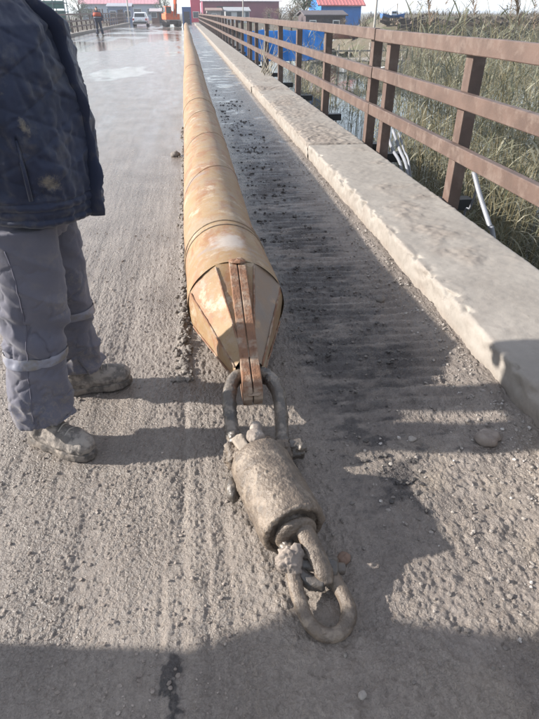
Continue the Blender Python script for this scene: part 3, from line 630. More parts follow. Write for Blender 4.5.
def make_person(loc, rz, hips, knees, ankles, toe_dirs, label):
    p = empty('person', loc, rz); tag(p, label, 'person')
    # trousers: two legs and a seat, fused into one skin
    m = MB(); LR = []
    for s in (0, 1):
        V, nr, nc = leg_rings(hips[s], knees[s], ankles[s], seed=s); LR.append((V, nr, nc))
        F = [(r*nc+(c+1) % nc, r*nc+c, (r+1)*nc+c, (r+1)*nc+(c+1) % nc) for r in range(nr-1) for c in range(nc)]
        F += [tuple(range(nc)), tuple(reversed(range((nr-1)*nc, nr*nc)))]; m.add(V, F)
    hc = (np.array(hips[0])+np.array(hips[1]))/2
    m.tube([(hc[0], hc[1], hc[2]-.07), (hc[0], hc[1], hc[2]), (hc[0]-.01, hc[1], hc[2]+.1), (hc[0], hc[1], hc[2]+.17)], [(.19, .135), (.215, .15), (.20, .145), (.17, .13)], 40, True, (1, 0, 0))
    tr = m.build('trousers', trouser_mat, p, True); remesh(tr, .006, 3)
    displace(tr, lambda A: wrinkle(A)); A = coords(tr)
    set_attr(tr, 'mud', np.clip(.2+.42*np.exp(-((A[:, 2]-.2)/.16)**2)+.42*np.exp(-((A[:, 2]-.62)/.12)**2)*sst(-.05, .05, A[:, 0]-.02)+.12*fbm(A*9, 3, 620), 0, .6))
    for s in (0, 1):          # reflective band round each shin, lying on the cloth
        V, nr, nc = LR[s]; zc = (.43, .45)[s]; Z = V.reshape(nr, nc, 3); zs = Z[:, 0, 2]
        rows = []
        for zz in np.linspace(zc-.0205, zc+.0205, 7):
            row = np.array([[np.interp(-zz, -zs, Z[:, c, q]) for q in range(3)] for c in range(nc)]); cen = row.mean(0)
            d = row-cen; d[:, 2] = 0; L = np.linalg.norm(d, axis=1)[:, None]; w_ = wrinkle(row)[:, None]
            edge = .0 if abs(zz-zc) < .02 else -.0015
            rows.append(row+d/L*(w_+.0055+edge)+np.array([0, 0, .006])*np.sin(np.arange(nc)/nc*6.28)[:, None])
        grid_mesh('reflective_band', np.concatenate(rows), 7, nc, reflect_mat, tr, wrap=True)
    # trouser side seam and cuffs
    for s in (0, 1):
        V, nr, nc = LR[s]; Z = V.reshape(nr, nc, 3); c = nc*3//4 if s == 0 else nc//4
        pts = [tuple(Z[r, c]+np.array([0, (-1, 1)[s]*(wrinkle(Z[r, c][None])[0]+.001), 0])) for r in range(4, nr-1, 2)]
        MB().tube(pts, .0022, 5).build('side_seam', M('seam thread', (.09, .085, .11), rough=.9), tr, True)
    # boots
    for s in (0, 1):
        a = np.array(ankles[s]); d = np.array([math.cos(toe_dirs[s]), math.sin(toe_dirs[s])]); n = np.array([-d[1], d[0]])
        def q(f, l, z): return (a[0]+d[0]*f+n[0]*l, a[1]+d[1]*f+n[1]*l, z)
        m = MB()
        m.tube([q(-.095, 0, .055), q(-.075, 0, .06), q(-.02, 0, .065), q(.07, 0, .062), q(.14, 0, .056), q(.19, 0, .052), q(.212, 0, .046)], [(.025, .03), (.043, .052), (.049, .062), (.052, .055), (.056, .047), (.046, .042), (.02, .022)], 24, True, (0, 0, 1))
        m.tube([q(-.03, 0, .06), q(-.025, 0, .12), q(-.025, 0, .20), q(-.025, 0, .235)], [(.052, .058), (.052, .056), (.055, .056), (.056, .058)], 24, True, tuple([*d, 0]))
        m.tube([q(.02, 0, .10), q(.06, 0, .095), q(.10, 0, .075)], [.042, .04, .03], 16)
        bt = m.build('boot', boot_mat, p, True); remesh(bt, .006, 3); displace(bt, lambda A: .0045*fbm(A*45, 3, 630+s)+.006*np.clip(fbm(A*17, 3, 633+s), 0, 1))
        m = MB(); outl = [(-.105, 0), (-.095, .036), (-.05, .046), (.03, .048), (.10, .057), (.16, .054), (.205, .034), (.222, 0)]
        poly = outl+[(f, -l) for f, l in outl[-2:0:-1]]
        m.prism([(a[0]+d[0]*f+n[0]*l, a[1]+d[1]*f+n[1]*l) for f, l in poly], -.004, .034); so = m.build('sole', M('muddied rubber sole', (.10, .085, .072), (.05, .044, .04), 20, (.2, .168, .14), 17, (.46, .58), .8, .6, 60, .005), bt); remesh(so, .006, 2); displace(so, lambda A: .005*np.clip(fbm(A*35, 3, 640), -.3, 1))
        for k in range(4):
            f = .035+.026*k; z = .160-.017*k
            MB().tube(spline([q(f, -.03, z-.012), q(f+.004, 0, z+.004), q(f, .03, z-.012)], 4), .0032, 6).build('lace', M('muddy lace', (.3, .27, .23), rough=.9), bt, True)
    # jacket: quilted torso shell
    tz = np.array([.940, .955, .975, 1.0, 1.04, 1.11, 1.20, 1.30, 1.40, 1.47, 1.52, 1.555, 1.575]); ta = np.array([.168, .176, .176, .182, .187, .19, .188, .182, .172, .165, .125, .085, .075]); tb = np.array([.222, .232, .232, .243, .25, .258, .262, .266, .262, .235, .165, .095, .08]); tx = np.array([.02, .02, .02, .02, .02, .02, .018, .014, .008, .0, -.01, -.01, -.01])
    nr, nc = 210, 230; zs = np.concatenate([np.linspace(.94, 1.5, 180), np.linspace(1.503, 1.575, 30)]); th = np.linspace(0, 2*math.pi, nc, endpoint=False)
    Zg, Tg = np.meshgrid(zs, th, indexing='ij'); z, t = Zg.ravel(), Tg.ravel()
    a_, b_, x_ = np.interp(z, tz, ta), np.interp(z, tz, tb), np.interp(z, tz, tx)
    c_, s_ = np.cos(t), np.sin(t); e = .86
    px, py = np.sign(c_)*np.abs(c_)**e, np.sign(s_)*np.abs(s_)**e
    arc = t*.24; u1 = (z+.42*arc)/.105; u2 = (z-.42*arc)/.105
    body_ = sst(1.015, 1.04, z)
    seam = np.minimum(np.abs(u1-np.round(u1)), np.abs(u2-np.round(u2)))
    puff = .0045*(1-np.exp(-seam/.05))*body_+.008*np.abs(np.sin(math.pi*(z-.94)/.026))**.6*(1-body_)
    Q = np.stack([c_*2.6, s_*2.6, z*7], 1)
    fold = .024*fbm(np.stack([c_*2, s_*2, z*5+t*.8], 1), 3, 650)+.016*(1-np.abs(fbm(Q*1.6, 3, 655)))+.007*fbm(Q*4, 3, 657)
    r_ = puff+fold
    pocket = np.exp(-((t-5.05)/.012)**2)*sst(1.02, 1.04, z)*(1-sst(1.2, 1.22, z)); r_ = r_-.018*pocket
    X, Y = x_+(a_+r_)*px, hc[1]+(b_+r_)*py
    mud = np.zeros_like(z)
    for mt, mz, mw, mh, ms in ((5.35, 1.075, .26, .045, .8), (5.15, 1.04, .5, .03, .5), (5.2, 1.23, .09, .05, .8), (5.0, 1.32, .10, .03, .75), (4.95, 1.33, .07, .02, .4), (5.4, 1.12, .08, .03, .4), (4.6, .98, .2, .02, .4), (5.3, .97, .6, .02, .42), (5.55, 1.02, .1, .04, .5)):
        mud = np.maximum(mud, ms*np.exp(-((t-mt+.9*(z-mz))/mw)**2-((z-mz)/mh)**2))
    V = np.stack([X, Y, z+.03*np.clip(-c_, -1, 1)*(1-sst(.9, 1.2, z))*.6], 1)
    jk = grid_mesh('jacket', V, nr, nc, jacket_mat, p, wrap=True, attrs={'mud': mud})
    # thick front placket hanging a little open below
    pts = []; rad = []
    for zz in np.linspace(1.53, .925, 30):
        fx = np.interp(zz, tz, tx)+np.interp(zz, tz, ta); k = sst(1.1, .88, np.array([zz]))[0]
        pts.append((fx+.020+.026*k+.006*math.sin(zz*31), hc[1]-.045-.03*k+.008*math.sin(zz*23), zz)); rad.append((.030+.006*math.sin(zz*61), .0075))
    pk = MB().tube(pts, rad, 16, True, (.35, 1, 0)).build('front_placket', jacket_mat, jk, True)
    MB().tube([(q[0]+.012, q[1]+.014, q[2]) for q in pts[2:]], .005, 6).build('zip', M('dark zip', (.02, .02, .024), rough=.4), pk, True)
    MB().tube([(np.interp(1.2, tz, tx)+.08, hc[1]-.262, 1.03), (.10, hc[1]-.268, 1.11), (.098, hc[1]-.266, 1.2)], .006, 6).build('pocket_welt', jacket_mat, jk, True)
    MB().tube(spline([(.075, hc[1]-.05, 1.565), (.02, hc[1]-.085, 1.575), (-.06, hc[1]-.07, 1.585), (-.09, hc[1], 1.59), (-.06, hc[1]+.07, 1.585), (.02, hc[1]+.085, 1.575), (.075, hc[1]+.05, 1.565)], 5), (lambda n: [(.016, .035)]*n)(31), 12, True, (0, 0, 1)).build('collar', jacket_mat, jk, True)
    # arms: the one on -y bent up with the hand at the ear, the other hanging
    arms = (((-.01, hc[1]-.235, 1.44), (-.10, hc[1]-.335, 1.245), (-.02, hc[1]-.235, 1.49), (.0, hc[1]-.165, 1.62)), ((-.01, hc[1]+.235, 1.44), (-.04, hc[1]+.32, 1.17), (.06, hc[1]+.31, .96), (.08, hc[1]+.30, .86)))
    for sh, el, wr, hd in arms:
        P = spline([sh, tuple((np.array(sh)+np.array(el))/2+np.array([0, 0, .01])), el, tuple((np.array(el)+np.array(wr))/2), wr], 10)
        rr = interp([.095, .088, .078, .07, .062], len(P)); m = MB(); m.tube(P, rr, 32)
        o = m.build('sleeve', jacket_mat, jk, True); subsurf(o, 1); displace(o, lambda A: .012*fbm(A*np.array([12, 12, 20]), 3, 660)+.005*fbm(A*40, 2, 663))
        set_attr(o, 'mud', np.clip(.25+.3*fbm(coords(o)*10, 3, 664), 0, .5))
    # body: head, neck, forearms and hands with five fingers, one continuous skin
    m = MB(); hy = hc[1]; HC = Vector((.02, hy, 1.70))
    m.ball(HC+Vector((-.012, 0, .02)), (.098, .076, .105), 24, 18); m.ball(HC+Vector((.03, 0, -.05)), (.062, .058, .072), 20, 14)
    m.tube([(-.02, hy, 1.48), (-.012, hy, 1.58), (.0, hy, 1.66)], [.068, .057, .058], 20)
    m.tube([HC+Vector((.085, 0, .02)), HC+Vector((.108, 0, -.022)), HC+Vector((.088, 0, -.032))], [.010, .016, .012], 10)
    m.ball(HC+Vector((.075, 0, .028)), (.02, .05, .012), 14, 8); m.ball(HC+Vector((.078, 0, -.062)), (.016, .026, .010), 12, 8); m.ball(HC+Vector((.066, 0, -.1)), (.022, .026, .02), 12, 8)
    for s in (-1, 1): m.ball(HC+Vector((-.01, s*.08, -.005)), (.024, .012, .034), 12, 10)
    m.tube([(0, hy, .98), (0, hy, 1.15), (-.005, hy, 1.35), (-.01, hy, 1.47), (-.015, hy, 1.53)], [(.15, .11), (.15, .11), (.18, .12), (.17, .10), (.08, .07)], 28, True, (1, 0, 0))
    for sh, el, wr, hd in arms:
        m.tube([sh, el, wr], [.055, .046, .032], 16); d = (Vector(hd)-Vector(wr)).normalized(); sd_ = d.cross(Vector((1, 0, .2))).normalized(); up = sd_.cross(d)
        pc = Vector(wr)+d*.055; m.tube([Vector(wr)-d*.02, Vector(wr)+d*.02, pc, pc+d*.04], [(.028, .024), (.036, .02), (.044, .02), (.042, .017)], 16, True, tuple(up))
        for k, (off, ln) in enumerate(((-.031, .068), (-.0105, .078), (.0105, .073), (.031, .056))):
            b0 = pc+d*.032+sd_*off; m.tube([b0, b0+d*ln*.45+up*.006, b0+d*ln*.75+up*.02, b0+d*ln*.9+up*.036], [.0105, .0098, .009, .0075], 10)
        b0 = pc-d*.02-sd_*.036; m.tube([b0, b0-sd_*.024+d*.022, b0-sd_*.03+d*.05+up*.01], [.014, .0115, .009], 10)
    bd = m.build('body', skin_mat, p, True); remesh(bd, .0062, 2)
    eye_m = M('eye white', (.6, .58, .55), rough=.2, bump=0); 
    for s in (-1, 1):
        e_ = MB().ball(HC+Vector((.0735, s*.03, .006)), (.010, .0125, .0065), 12, 8).build('eye', eye_m, bd, True)
        MB().ball(HC+Vector((.0825, s*.03, .006)), (.0025, .005, .005), 10, 6).build('iris', M('brown iris', (.05, .03, .02), rough=.2, bump=0), bd, True)
    MB().tube([HC+Vector((.083, -.024, -.062)), HC+Vector((.095, 0, -.061)), HC+Vector((.083, .024, -.062))], .0035, 6).build('mouth', M('lips', (.3, .13, .11), rough=.5, bump=0), bd, True)
    m = MB(); m.ball(HC+Vector((-.022, 0, .045)), (.102, .084, .092), 26, 16); m.ball(HC+Vector((-.05, 0, -.01)), (.068, .078, .07), 20, 12)
    h = m.build('hair', hair_mat, p, True); remesh(h, .009, 2); displace(h, lambda A: .005*fbm(A*70, 3, 670))
    return p
worker = make_person((-.555, 1.96, 0), R(-6), [(-.035, -.135, .92), (-.055, .12, .92)], [(-.055, -.125, .52), (-.045, .155, .52)], [(-.095, -.16, .155), (-.055, .225, .155)], [R(-24), R(17)], 'person in a muddy navy quilted jacket and grey violet work trousers beside the pipe')

# second worker, standing out of frame to the left: only the shadow reaches the picture
w2 = copy_tree(worker); w2.matrix_basis = Matrix.Translation((-2.2, 1.2, 0)) @ Matrix.Rotation(R(12.5), 4, 'X') @ Matrix.Rotation(R(92), 4, 'Z'); w2['label'] = 'person in navy jacket standing out of frame whose shadow crosses the foreground'
# walker far along the road
w3 = copy_tree(worker); fp = on_z(100, 36); w3.location = (fp[0], fp[1], 0); w3.rotation_euler = (0, 0, R(-84)); w3['label'] = 'distant person in dark clothes and orange vest walking along the wet road'
dark_work = M('dark blue overalls', (.03, .035, .06), rough=.85); vest_m = M('orange safety vest', (.32, .055, .025), (.26, .045, .02), 8, rough=.7)
def remat(o, names, m):
    for c in [o]+list(o.children_recursive):
        if c.name.split('.')[0] in names and c.type == 'MESH': c.material_slots[0].link = 'OBJECT'; c.material_slots[0].material = m
remat(w3, ('jacket', 'sleeve', 'front_placket', 'collar', 'trousers'), dark_work)
jk3 = [c for c in w3.children if c.name.startswith('jacket')][0]
m = MB(); m.tube([(.03, .0, 1.22), (.02, .0, 1.36), (.005, .0, 1.46)], [(.292, .245), (.295, .235), (.275, .205)], 32, True, (1, 0, 0)); m.build('safety_vest', vest_m, jk3, True)
m = MB(); m.tube([(.03, .0, 1.15), (.03, .0, 1.20)], [(.285, .25), (.287, .25)], 32, True, (1, 0, 0)); m.build('reflective_stripe', reflect_mat, jk3, True)

# ------------------------------------------------------------------ reeds in the water beyond the railing
def leaf_material(name, c1, c2, trans=.35):
    t = NT(name); ob = t.attr('tone')
    col = t.mix(ob, c1, c2); t.fin(col, .6, 0.0, None, .3)
    tr = t.n('ShaderNodeBsdfTranslucent'); t.l(col, tr.inputs[0]); mx = t.n('ShaderNodeMixShader'); mx.inputs[0].default_value = trans
    t.l(t.b.outputs[0], mx.inputs[1]); t.l(tr.outputs[0], mx.inputs[2]); t.l(mx.outputs[0], t.out.inputs[0]); return t.m
reed_leaf_m = leaf_material('reed leaf', (.125, .135, .085), (.37, .345, .26)); reed_stem_m = leaf_material('reed stem', (.16, .145, .075), (.34, .28, .17), .1)
plume_m = leaf_material('reed plume', (.16, .125, .095), (.27, .21, .16), .3)
class Tone(MB):
    def __init__(s): super().__init__(); s.t = []
    def put(s, V, F, tone): s.add(V, F); s.t += [tone]*(len(s.v)-len(s.t))
    def done(s, name, m, parent=None):
        o = s.build(name, m, parent, True); set_attr(o, 'tone', s.t); return o
def ribbon(b, d, ln, w_, droop, n=4):
    """a bent blade from b, leaving along d"""
    d = Vector(d).normalized(); sd_ = d.cross(Vector((0, 0, 1))).normalized(); V = []; F = []; p = Vector(b); st = ln/n
    for i in range(n+1):
        t = i/n; ww = w_*(1-t)**.7*(.5+.5*min(1, t*4)); V += [p-sd_*ww, p+sd_*ww]
        if i < n: F.append((2*i, 2*i+1, 2*i+3, 2*i+2))
        d = (d+Vector((0, 0, -droop))).normalized(); p = p+d*st
    return V, F
def reed(lf, stm, x, y, z0, ht, rs, thick=.0045, leaves=9, lean=None):
    la = rs.uniform(0, 6.28); ll = rs.uniform(.02, .22) if lean is None else lean[1]; la = la if lean is None else lean[0]
    pts = []
    for i in range(6):
        t = i/5; pts.append(Vector((x+math.cos(la)*ll*ht*t*t, y+math.sin(la)*ll*ht*t*t, z0+ht*t*(1-.12*ll*t))))
    tn = rs.random(); V, F = tube(pts, [thick*(1-.6*i/5) for i in range(6)], 3, False); stm.put(V, F, tn)
    for k in range(leaves):
        t = rs.uniform(.25, .99); i = min(4, int(t*5)); p = pts[i].lerp(pts[i+1], t*5-i); a = rs.uniform(0, 6.28)
        V, F = ribbon(p, (math.cos(a)*.75, math.sin(a)*.75, rs.uniform(.5, 1.2)), rs.uniform(.28, .62), rs.uniform(.006, .014), rs.uniform(.1, .5)); lf.put(V, F, min(1, max(0, tn*.5+rs.uniform(-.1, .6))))
    return pts[-1], (pts[-1]-pts[-2]).normalized()
def plume(mb, p, d, rs, ln=.28):
    for k in range(70):
        t = rs.random()**.8; b = p+d*(ln*t); a = rs.uniform(-.9, .9)
        V, F = ribbon(b, (math.cos(a)*.35+d.x, math.sin(a)*.35+d.y, .35), rs.uniform(.10, .22)*(1.15-t), .006, .42, 3); mb.put(V, F, rs.random())
rs = random.Random(11)
lf, stm = Tone(), Tone()
def reed_here(x, y): return float(fbm(np.array([[x*.7, y*.55, 3.1]]), 2, 800)[0])
n_r = 0
while n_r < 2500:
    x, y = 2.7+6.5*rs.random()**1.3, rs.uniform(1.6, 17)
    if reed_here(x, y) < -.22+.03*max(0, y-8): continue
    n_r += 1; top = 1.34+rs.uniform(-.9, .42)-.07*max(0, y-8)
    reed(lf, stm, x, y, -1.75, top+1.75, rs, rs.uniform(.003, .0055), 8)
tag(stm.done('reed_stems', reed_stem_m), 'dense olive and straw reed stems standing in the water behind the railing', 'reeds', kind='stuff')
tag(lf.done('reed_leaves', reed_leaf_m), 'mass of drooping olive and straw reed leaves behind the railing', 'reeds', kind='stuff')
# dark undergrowth low in the bed
lf = Tone()
for k in range(2600):
    x, y = 2.3+3.6*rs.random(), rs.uniform(1.8, 9.5); a = rs.uniform(0, 6.28)
    V, F = ribbon((x, y, -1.6+rs.uniform(0, .5)), (math.cos(a)*.5, math.sin(a)*.5, 1), rs.uniform(.5, 1.1), rs.uniform(.006, .012), rs.uniform(.1, .4)); lf.put(V, F, rs.random()*.35)
tag(lf.done('marsh_grass', reed_leaf_m), 'low dark marsh grass at the foot of the reeds', 'grass', kind='stuff')
# tall flowering reeds that stand clear of the rest
for (px, py, Y, lean, lab) in ((415, 2, 7.0, (.4, .06), 'tall flowering reed, leftmost of the plumes above the brown rail'), (447, 0, 6.6, (2.9, .05), 'tall flowering reed with two-sided plume above the railing, second along'), (478, 3, 6.2, (3.4, .16), 'tall flowering reed bending over above the nearest railing'), (500, 4, 6.5, (.2, .12), 'tall flowering reed behind the nearest railing, towards the earth bank'), (524, 6, 5.6, (3.0, .2), 'tall flowering reed closest to the picture edge, above the top rail'), (462, 14, 7.4, (.3, .1), 'lower flowering reed between the two upright plumes above the railing'), (433, 10, 6.0, (2.6, .15), 'flowering reed leaning away beside the leftmost plume'), (511, 13, 7.2, (3.6, .12), 'lower flowering reed half hidden among the plumes near the picture edge'), (536, 9, 6.4, (2.8, .1), 'flowering reed cut by the picture edge above the rail')):
    c = on_y(px, py+rs.uniform(2, 9), Y); tx_ = c[0]-math.cos(lean[0])*lean[1]*3.1; ty_ = Y-math.sin(lean[0])*lean[1]*3.1
    r_ = empty('flowering_reed', (tx_, ty_, -1.7)); tag(r_, lab, 'reed', 'tall flowering reeds above the railing')
    s1, l1, p1 = Tone(), Tone(), Tone()
    tp, d = reed(l1, s1, 0, 0, 0, c[2]+1.62, rs, .0055, 11, lean); plume(p1, tp, d, rs, .4)
    s1.done('stem', reed_stem_m, r_); l1.done('leaves', reed_leaf_m, r_)['kind'] = 'stuff'; p1.done('plume', plume_m, r_)['kind'] = 'stuff'

# ------------------------------------------------------------------ odds and ends by the railing
hose_m = M('pale grey conduit', (.24, .245, .265), (.17, .175, .19), 8, rough=.45, bump=.1)
def hose(pts, r_, lab, m=hose_m, n=8):
    o = MB().tube(spline(pts, 8), r_, n).build('conduit', m, None, True); return tag(o, lab, 'conduit', 'bent conduits outside the kerb')
P_ = lambda x, y, X: tuple(CC+_ray(x, y)*(X/_ray(x, y)[0]))
for k, (a, b, c, lab) in enumerate((((386, 128), (392, 148), (401, 166), 'pale conduit beside the railing joint, nearest the double post'), ((393, 130), (400, 150), (407, 168), 'pale conduit beside the railing joint, middle of three'), ((399, 133), (404, 150), (409, 163), 'thin pale conduit beside the railing joint, outermost of three'))):
    hose([P_(*a, 2.28+.03*k), P_(*b, 2.25+.03*k), P_(*c, 2.2+.03*k), tuple(np.array(P_(*c, 2.2+.03*k))+np.array([.05, -.1, -.35]))], .018 if k < 2 else .011, lab)
hose([P_(474, 172, 2.22), P_(480, 195, 2.24), P_(490, 226, 2.26), P_(493, 234, 2.28), tuple(np.array(P_(493, 236, 2.28))+np.array([.2, -.1, -.6]))], .019, 'thick grey conduit leaning down behind the nearest railing bay')
hose([P_(474, 174, 2.26), P_(476, 190, 2.30), P_(470, 208, 2.34), P_(464, 216, 2.34), tuple(np.array(P_(462, 217, 2.34))+np.array([.1, .1, -.7]))], .010, 'thin curled grey conduit beside the thick one behind the railing')
# bundle of dry reed stalks caught on the kerb far along
b_ = empty('dry_stalk_bundle', (1.95, 15.2, .17)); tag(b_, 'tangle of dry stalks caught against the railing on the kerb', 'stalks')
for k in range(16):
    a = rs.uniform(-.5, .5); q = Vector((rs.uniform(-.1, .1), rs.uniform(-.6, .6), 0))
    o = MB().tube([q, q+Vector((a*.5+.05, rs.uniform(-.5, .5), rs.uniform(.25, .5))), q+Vector((a+.1, rs.uniform(-1, 1), rs.uniform(.3, .95)))], [.011, .009, .005], 5).build('stalk', M('dry stalk', (.33, .30, .25), (.22, .2, .16), 20, rough=.9), b_, True)

# ------------------------------------------------------------------ stones, gravel and mud crumbs
ICO = None
def pebble(mb, c, r, rs, flat=.7):
    global ICO
    if ICO is None:
        bm = bmesh.new(); bmesh.ops.create_icosphere(bm, subdivisions=1, radius=1); bm.verts.index_update(); ICO = ([v.co.copy() for v in bm.verts], [tuple(q.index for q in f.verts) for f in bm.faces]); bm.free()
    M_ = Matrix.Rotation(rs.uniform(0, 6.28), 3, 'Z') @ Matrix.Rotation(rs.uniform(-.5, .5), 3, 'X'); s_ = Vector((rs.uniform(.75, 1.3), rs.uniform(.75, 1.3), flat*rs.uniform(.7, 1.2)))
    V = [Vector(c)+(M_ @ Vector((v.x*s_.x, v.y*s_.y, v.z*s_.z)))*r*rs.uniform(.78, 1.15) for v in ICO[0]]; mb.add(V, ICO[1])
def heights(xy): a = np.array(xy); dk, wt, wm = road_masks(a[:, 0], a[:, 1]); h = road_height(a[:, 0], a[:, 1]); return h*(1-.85*wt)-.006*wt
gv_m = M('pale gravel', (.27, .24, .21), (.19, .165, .145), 30, (.38, .35, .32), 25, (.56, .62), .8, .3, 150, .002)
def scatter(name, n, fx, fr, m, lab, cat, flat=.7, smooth=False):
    xy = [fx() for _ in range(n)]; hs = heights(xy); mb = MB()
    for (x, y), h in zip(xy, hs): r_ = fr(); pebble(mb, (x, y, h+r_*.25), r_, rs, flat)
    return tag(mb.build(name, m, None, smooth), lab, cat, kind='stuff')
def near_kerb(): y = .75+rs.random()**1.6*6; return (1.33-abs(rs.gauss(0, .12))-.01, y)
scatter('gravel', 1150, near_kerb, lambda: .0025+.0085*rs.random()**2.5, gv_m, 'pale gravel gathered along the foot of the kerb', 'gravel')
scatter('gravel', 230, lambda: (rs.uniform(.55, 1.3), rs.uniform(.68, 1.7)), lambda: .002+.0075*rs.random()**3, gv_m, 'scattered pale pebbles on the mud in the foreground corner', 'gravel')
scatter('mud_crumbs', 3200, lambda: (rs.uniform(-1.3, .05), .6+3.9*rs.random()**1.5), lambda: .0018+.0065*rs.random()**4, mud_dry, 'small crumbs of mud strewn over the road beside the person', 'mud', .6)
scatter('mud_crumbs', 1900, lambda: (rs.uniform(.3, 1.3), .68+3.6*rs.random()**.9), lambda: .0018+.008*rs.random()**4, M('dark mud crumb', (.16, .138, .12), (.11, .095, .083), 20, (.24, .21, .18), 18, rough=.75, bump=.5, bs=120, bd=.003), 'dark crumbs of mud between the pipe and the kerb', 'mud', .6)
scatter('mud_crumbs', 700, lambda: (-.125+rs.gauss(0, .02), 2.2+7*rs.random()**1.6), lambda: .006+.016*rs.random()**2, M('dark mud crumb', (.1, .1, .1)), 'crumbs of dark mud pushed up along the flank of the pile', 'mud', .8)
blk = M('black mud clump', (.05, .043, .039), (.032, .028, .026), 20, (.10, .087, .077), 22, (.5, .65), .55, .6, 120, .004)
cand = np.stack([RNG.uniform(.34, 1.2, 60000), 1.0+13*RNG.random(60000)**1.7], 1); dkm = road_masks(cand[:, 0], cand[:, 1])[0]; dkm = dkm*(fbm(P2(cand[:, 0], cand[:, 1], 7, 20), 3, 260) > .02)
cand = cand[RNG.random(60000) < np.clip(dkm-.42, 0, 1)*.55][:5200]; hs = heights(cand); mb = MB()
for (x, y), h in zip(cand, hs): r_ = .0025+.0085*rs.random()**2.2; pebble(mb, (x, y, h+r_*.2), r_*(1+.12*y), rs, .6)
tag(mb.build('mud_clumps', blk), 'black clumps of churned mud strewn between the pile and the kerb', 'mud', kind='stuff')
for (px, py, r_, lab, m_) in ((487, 441, .052, 'largest mud coated stone lying near the kerb', mud_dry), (380, 302, .035, 'dark mud clod between the pile and the kerb', MATS['dark mud crumb']), (343, 562, .026, 'brown clod just beside the end shackle', M('red brown clod', (.17, .11, .08), rough=.9, bump=.7)), (176, 156, .06, 'dark clod against the flank of the pile far along', MATS['dark mud crumb']), (412, 440, .018, 'small pale stone on the dark mud by the kerb strip', gv_m), (362, 697, .013, 'pale round stone at the bottom of the picture below the end shackle', gv_m)):
    q = on_z(px, py); b = MB().ball((0, 0, 0), (r_, r_*.85, r_*.6), 20, 14).build('stone', m_, None, True); displace(b, lambda A: r_*.28*fbm(A/r_*1.3, 3, int(px))+r_*.08*fbm(A/r_*5, 3, 3)); b.location = (q[0], q[1], ground_z(q[0], q[1])+r_*.3); b.rotation_euler = (0, 0, px); tag(b, lab, 'stone')

# ------------------------------------------------------------------ background: vehicles
def wheel(parent, c, r, w_, tyre, rim):
    h = empty('wheel', c); h.parent = parent
    MB().tube([(-w_/2, 0, 0), (-w_/2+.03, 0, 0), (w_/2-.03, 0, 0), (w_/2, 0, 0)], [r*.9, r, r, r*.9], 20).build('tyre', tyre, h, True)
    MB().tube([(-w_/2-.01, 0, 0), (w_/2+.01, 0, 0)], r*.58, 14).build('rim', rim, h)
glass_m = M('dark vehicle glass', (.02, .025, .03), rough=.08, bump=0, spec=.6); rubber = M('rubber', (.02, .02, .02), rough=.85)
alloy = M('alloy', (.4, .4, .42), rough=.35, bump=0, metal=.7)
def make_car():
    c = empty('parked_car', (on_z(141.5, 27)[0], 77.5, .02), 0); tag(c, 'white estate car parked at the far end of the wet road', 'car')
    white = M('white car paint', (.75, .76, .78), rough=.3, bump=0, spec=.6)
    sec = [(-2.05, .72, .35, .75), (-2.0, .80, .32, .92), (-1.1, .86, .28, .98), (0, .88, .28, 1.0), (1.1, .87, .28, .98), (1.9, .83, .32, .9), (2.1, .74, .38, .75)]
    V = []; F = []
    for y, hw, z0, z1 in sec: V += [(-hw, y, z0+.1), (-hw*.93, y, z0), (hw*.93, y, z0), (hw, y, z0+.1), (hw, y, z1-.12), (hw*.93, y, z1), (-hw*.93, y, z1), (-hw, y, z1-.12)]
    for i in range(len(sec)-1):
        for k in range(8): F.append((i*8+(k+1) % 8, i*8+k, (i+1)*8+k, (i+1)*8+(k+1) % 8))
    F += [tuple(range(8)), tuple(reversed(range(48, 56)))]
    MB().add(V, F).build('body', white, c)
    cab = MB(); V = []
    for y, hw, z in ((-1.95, .72, .93), (-1.6, .62, 1.43), (.2, .64, 1.47), (1.15, .72, .95)): V += [(-hw, y, z), (hw, y, z)]
    lo = [(-.78, -1.95, .9), (.78, -1.95, .9), (-.8, 1.15, .9), (.8, 1.15, .9)]
    cab.add(V+lo, [(0, 1, 3, 2), (2, 3, 5, 4), (4, 5, 7, 6), (8, 9, 1, 0), (10, 6, 7, 11), (8, 0, 2, 4, 6, 10), (9, 11, 7, 5, 3, 1)]); cab.build('cabin', white, c)
    MB().add([(-.6, -1.90, 1.0), (.6, -1.90, 1.0), (.54, -1.655, 1.36), (-.54, -1.655, 1.36), (-.6, -1.93, 1.0), (.6, -1.93, 1.0), (.54, -1.68, 1.36), (-.54, -1.68, 1.36)], [(4, 5, 6, 7), (0, 3, 2, 1), (4, 0, 1, 5), (5, 1, 2, 6), (6, 2, 3, 7), (7, 3, 0, 4)]).build('rear_window', glass_m, c)
    for s in (-1, 1):
        MB().box(s*.72-.09, s*.72+.09, -2.09, -1.98, .66, .86, None, .015).build('tail_light', M('tail lamp red', (.35, .03, .03), rough=.25, bump=0), c)
        for y in (-1.3, 1.35): wheel(c, (s*.76, y, .31), .32, .2, rubber, alloy)
        MB().add([(s*.765, -1.5, 1.0), (s*.775, .9, 1.0), (s*.66, .2, 1.40), (s*.645, -1.4, 1.38)], [(0, 1, 2, 3)]).build('side_window', glass_m, c)
    MB().box(-.78, .78, -2.14, -2.0, .36, .56, None, .03).build('bumper', M('grey bumper', (.08, .08, .085), rough=.6), c)
    MB().box(-.26, .26, -2.115, -2.06, .62, .73, None, .005).build('number_plate', M('plate white', (.6, .6, .58), rough=.5, bump=0), c)
make_car()
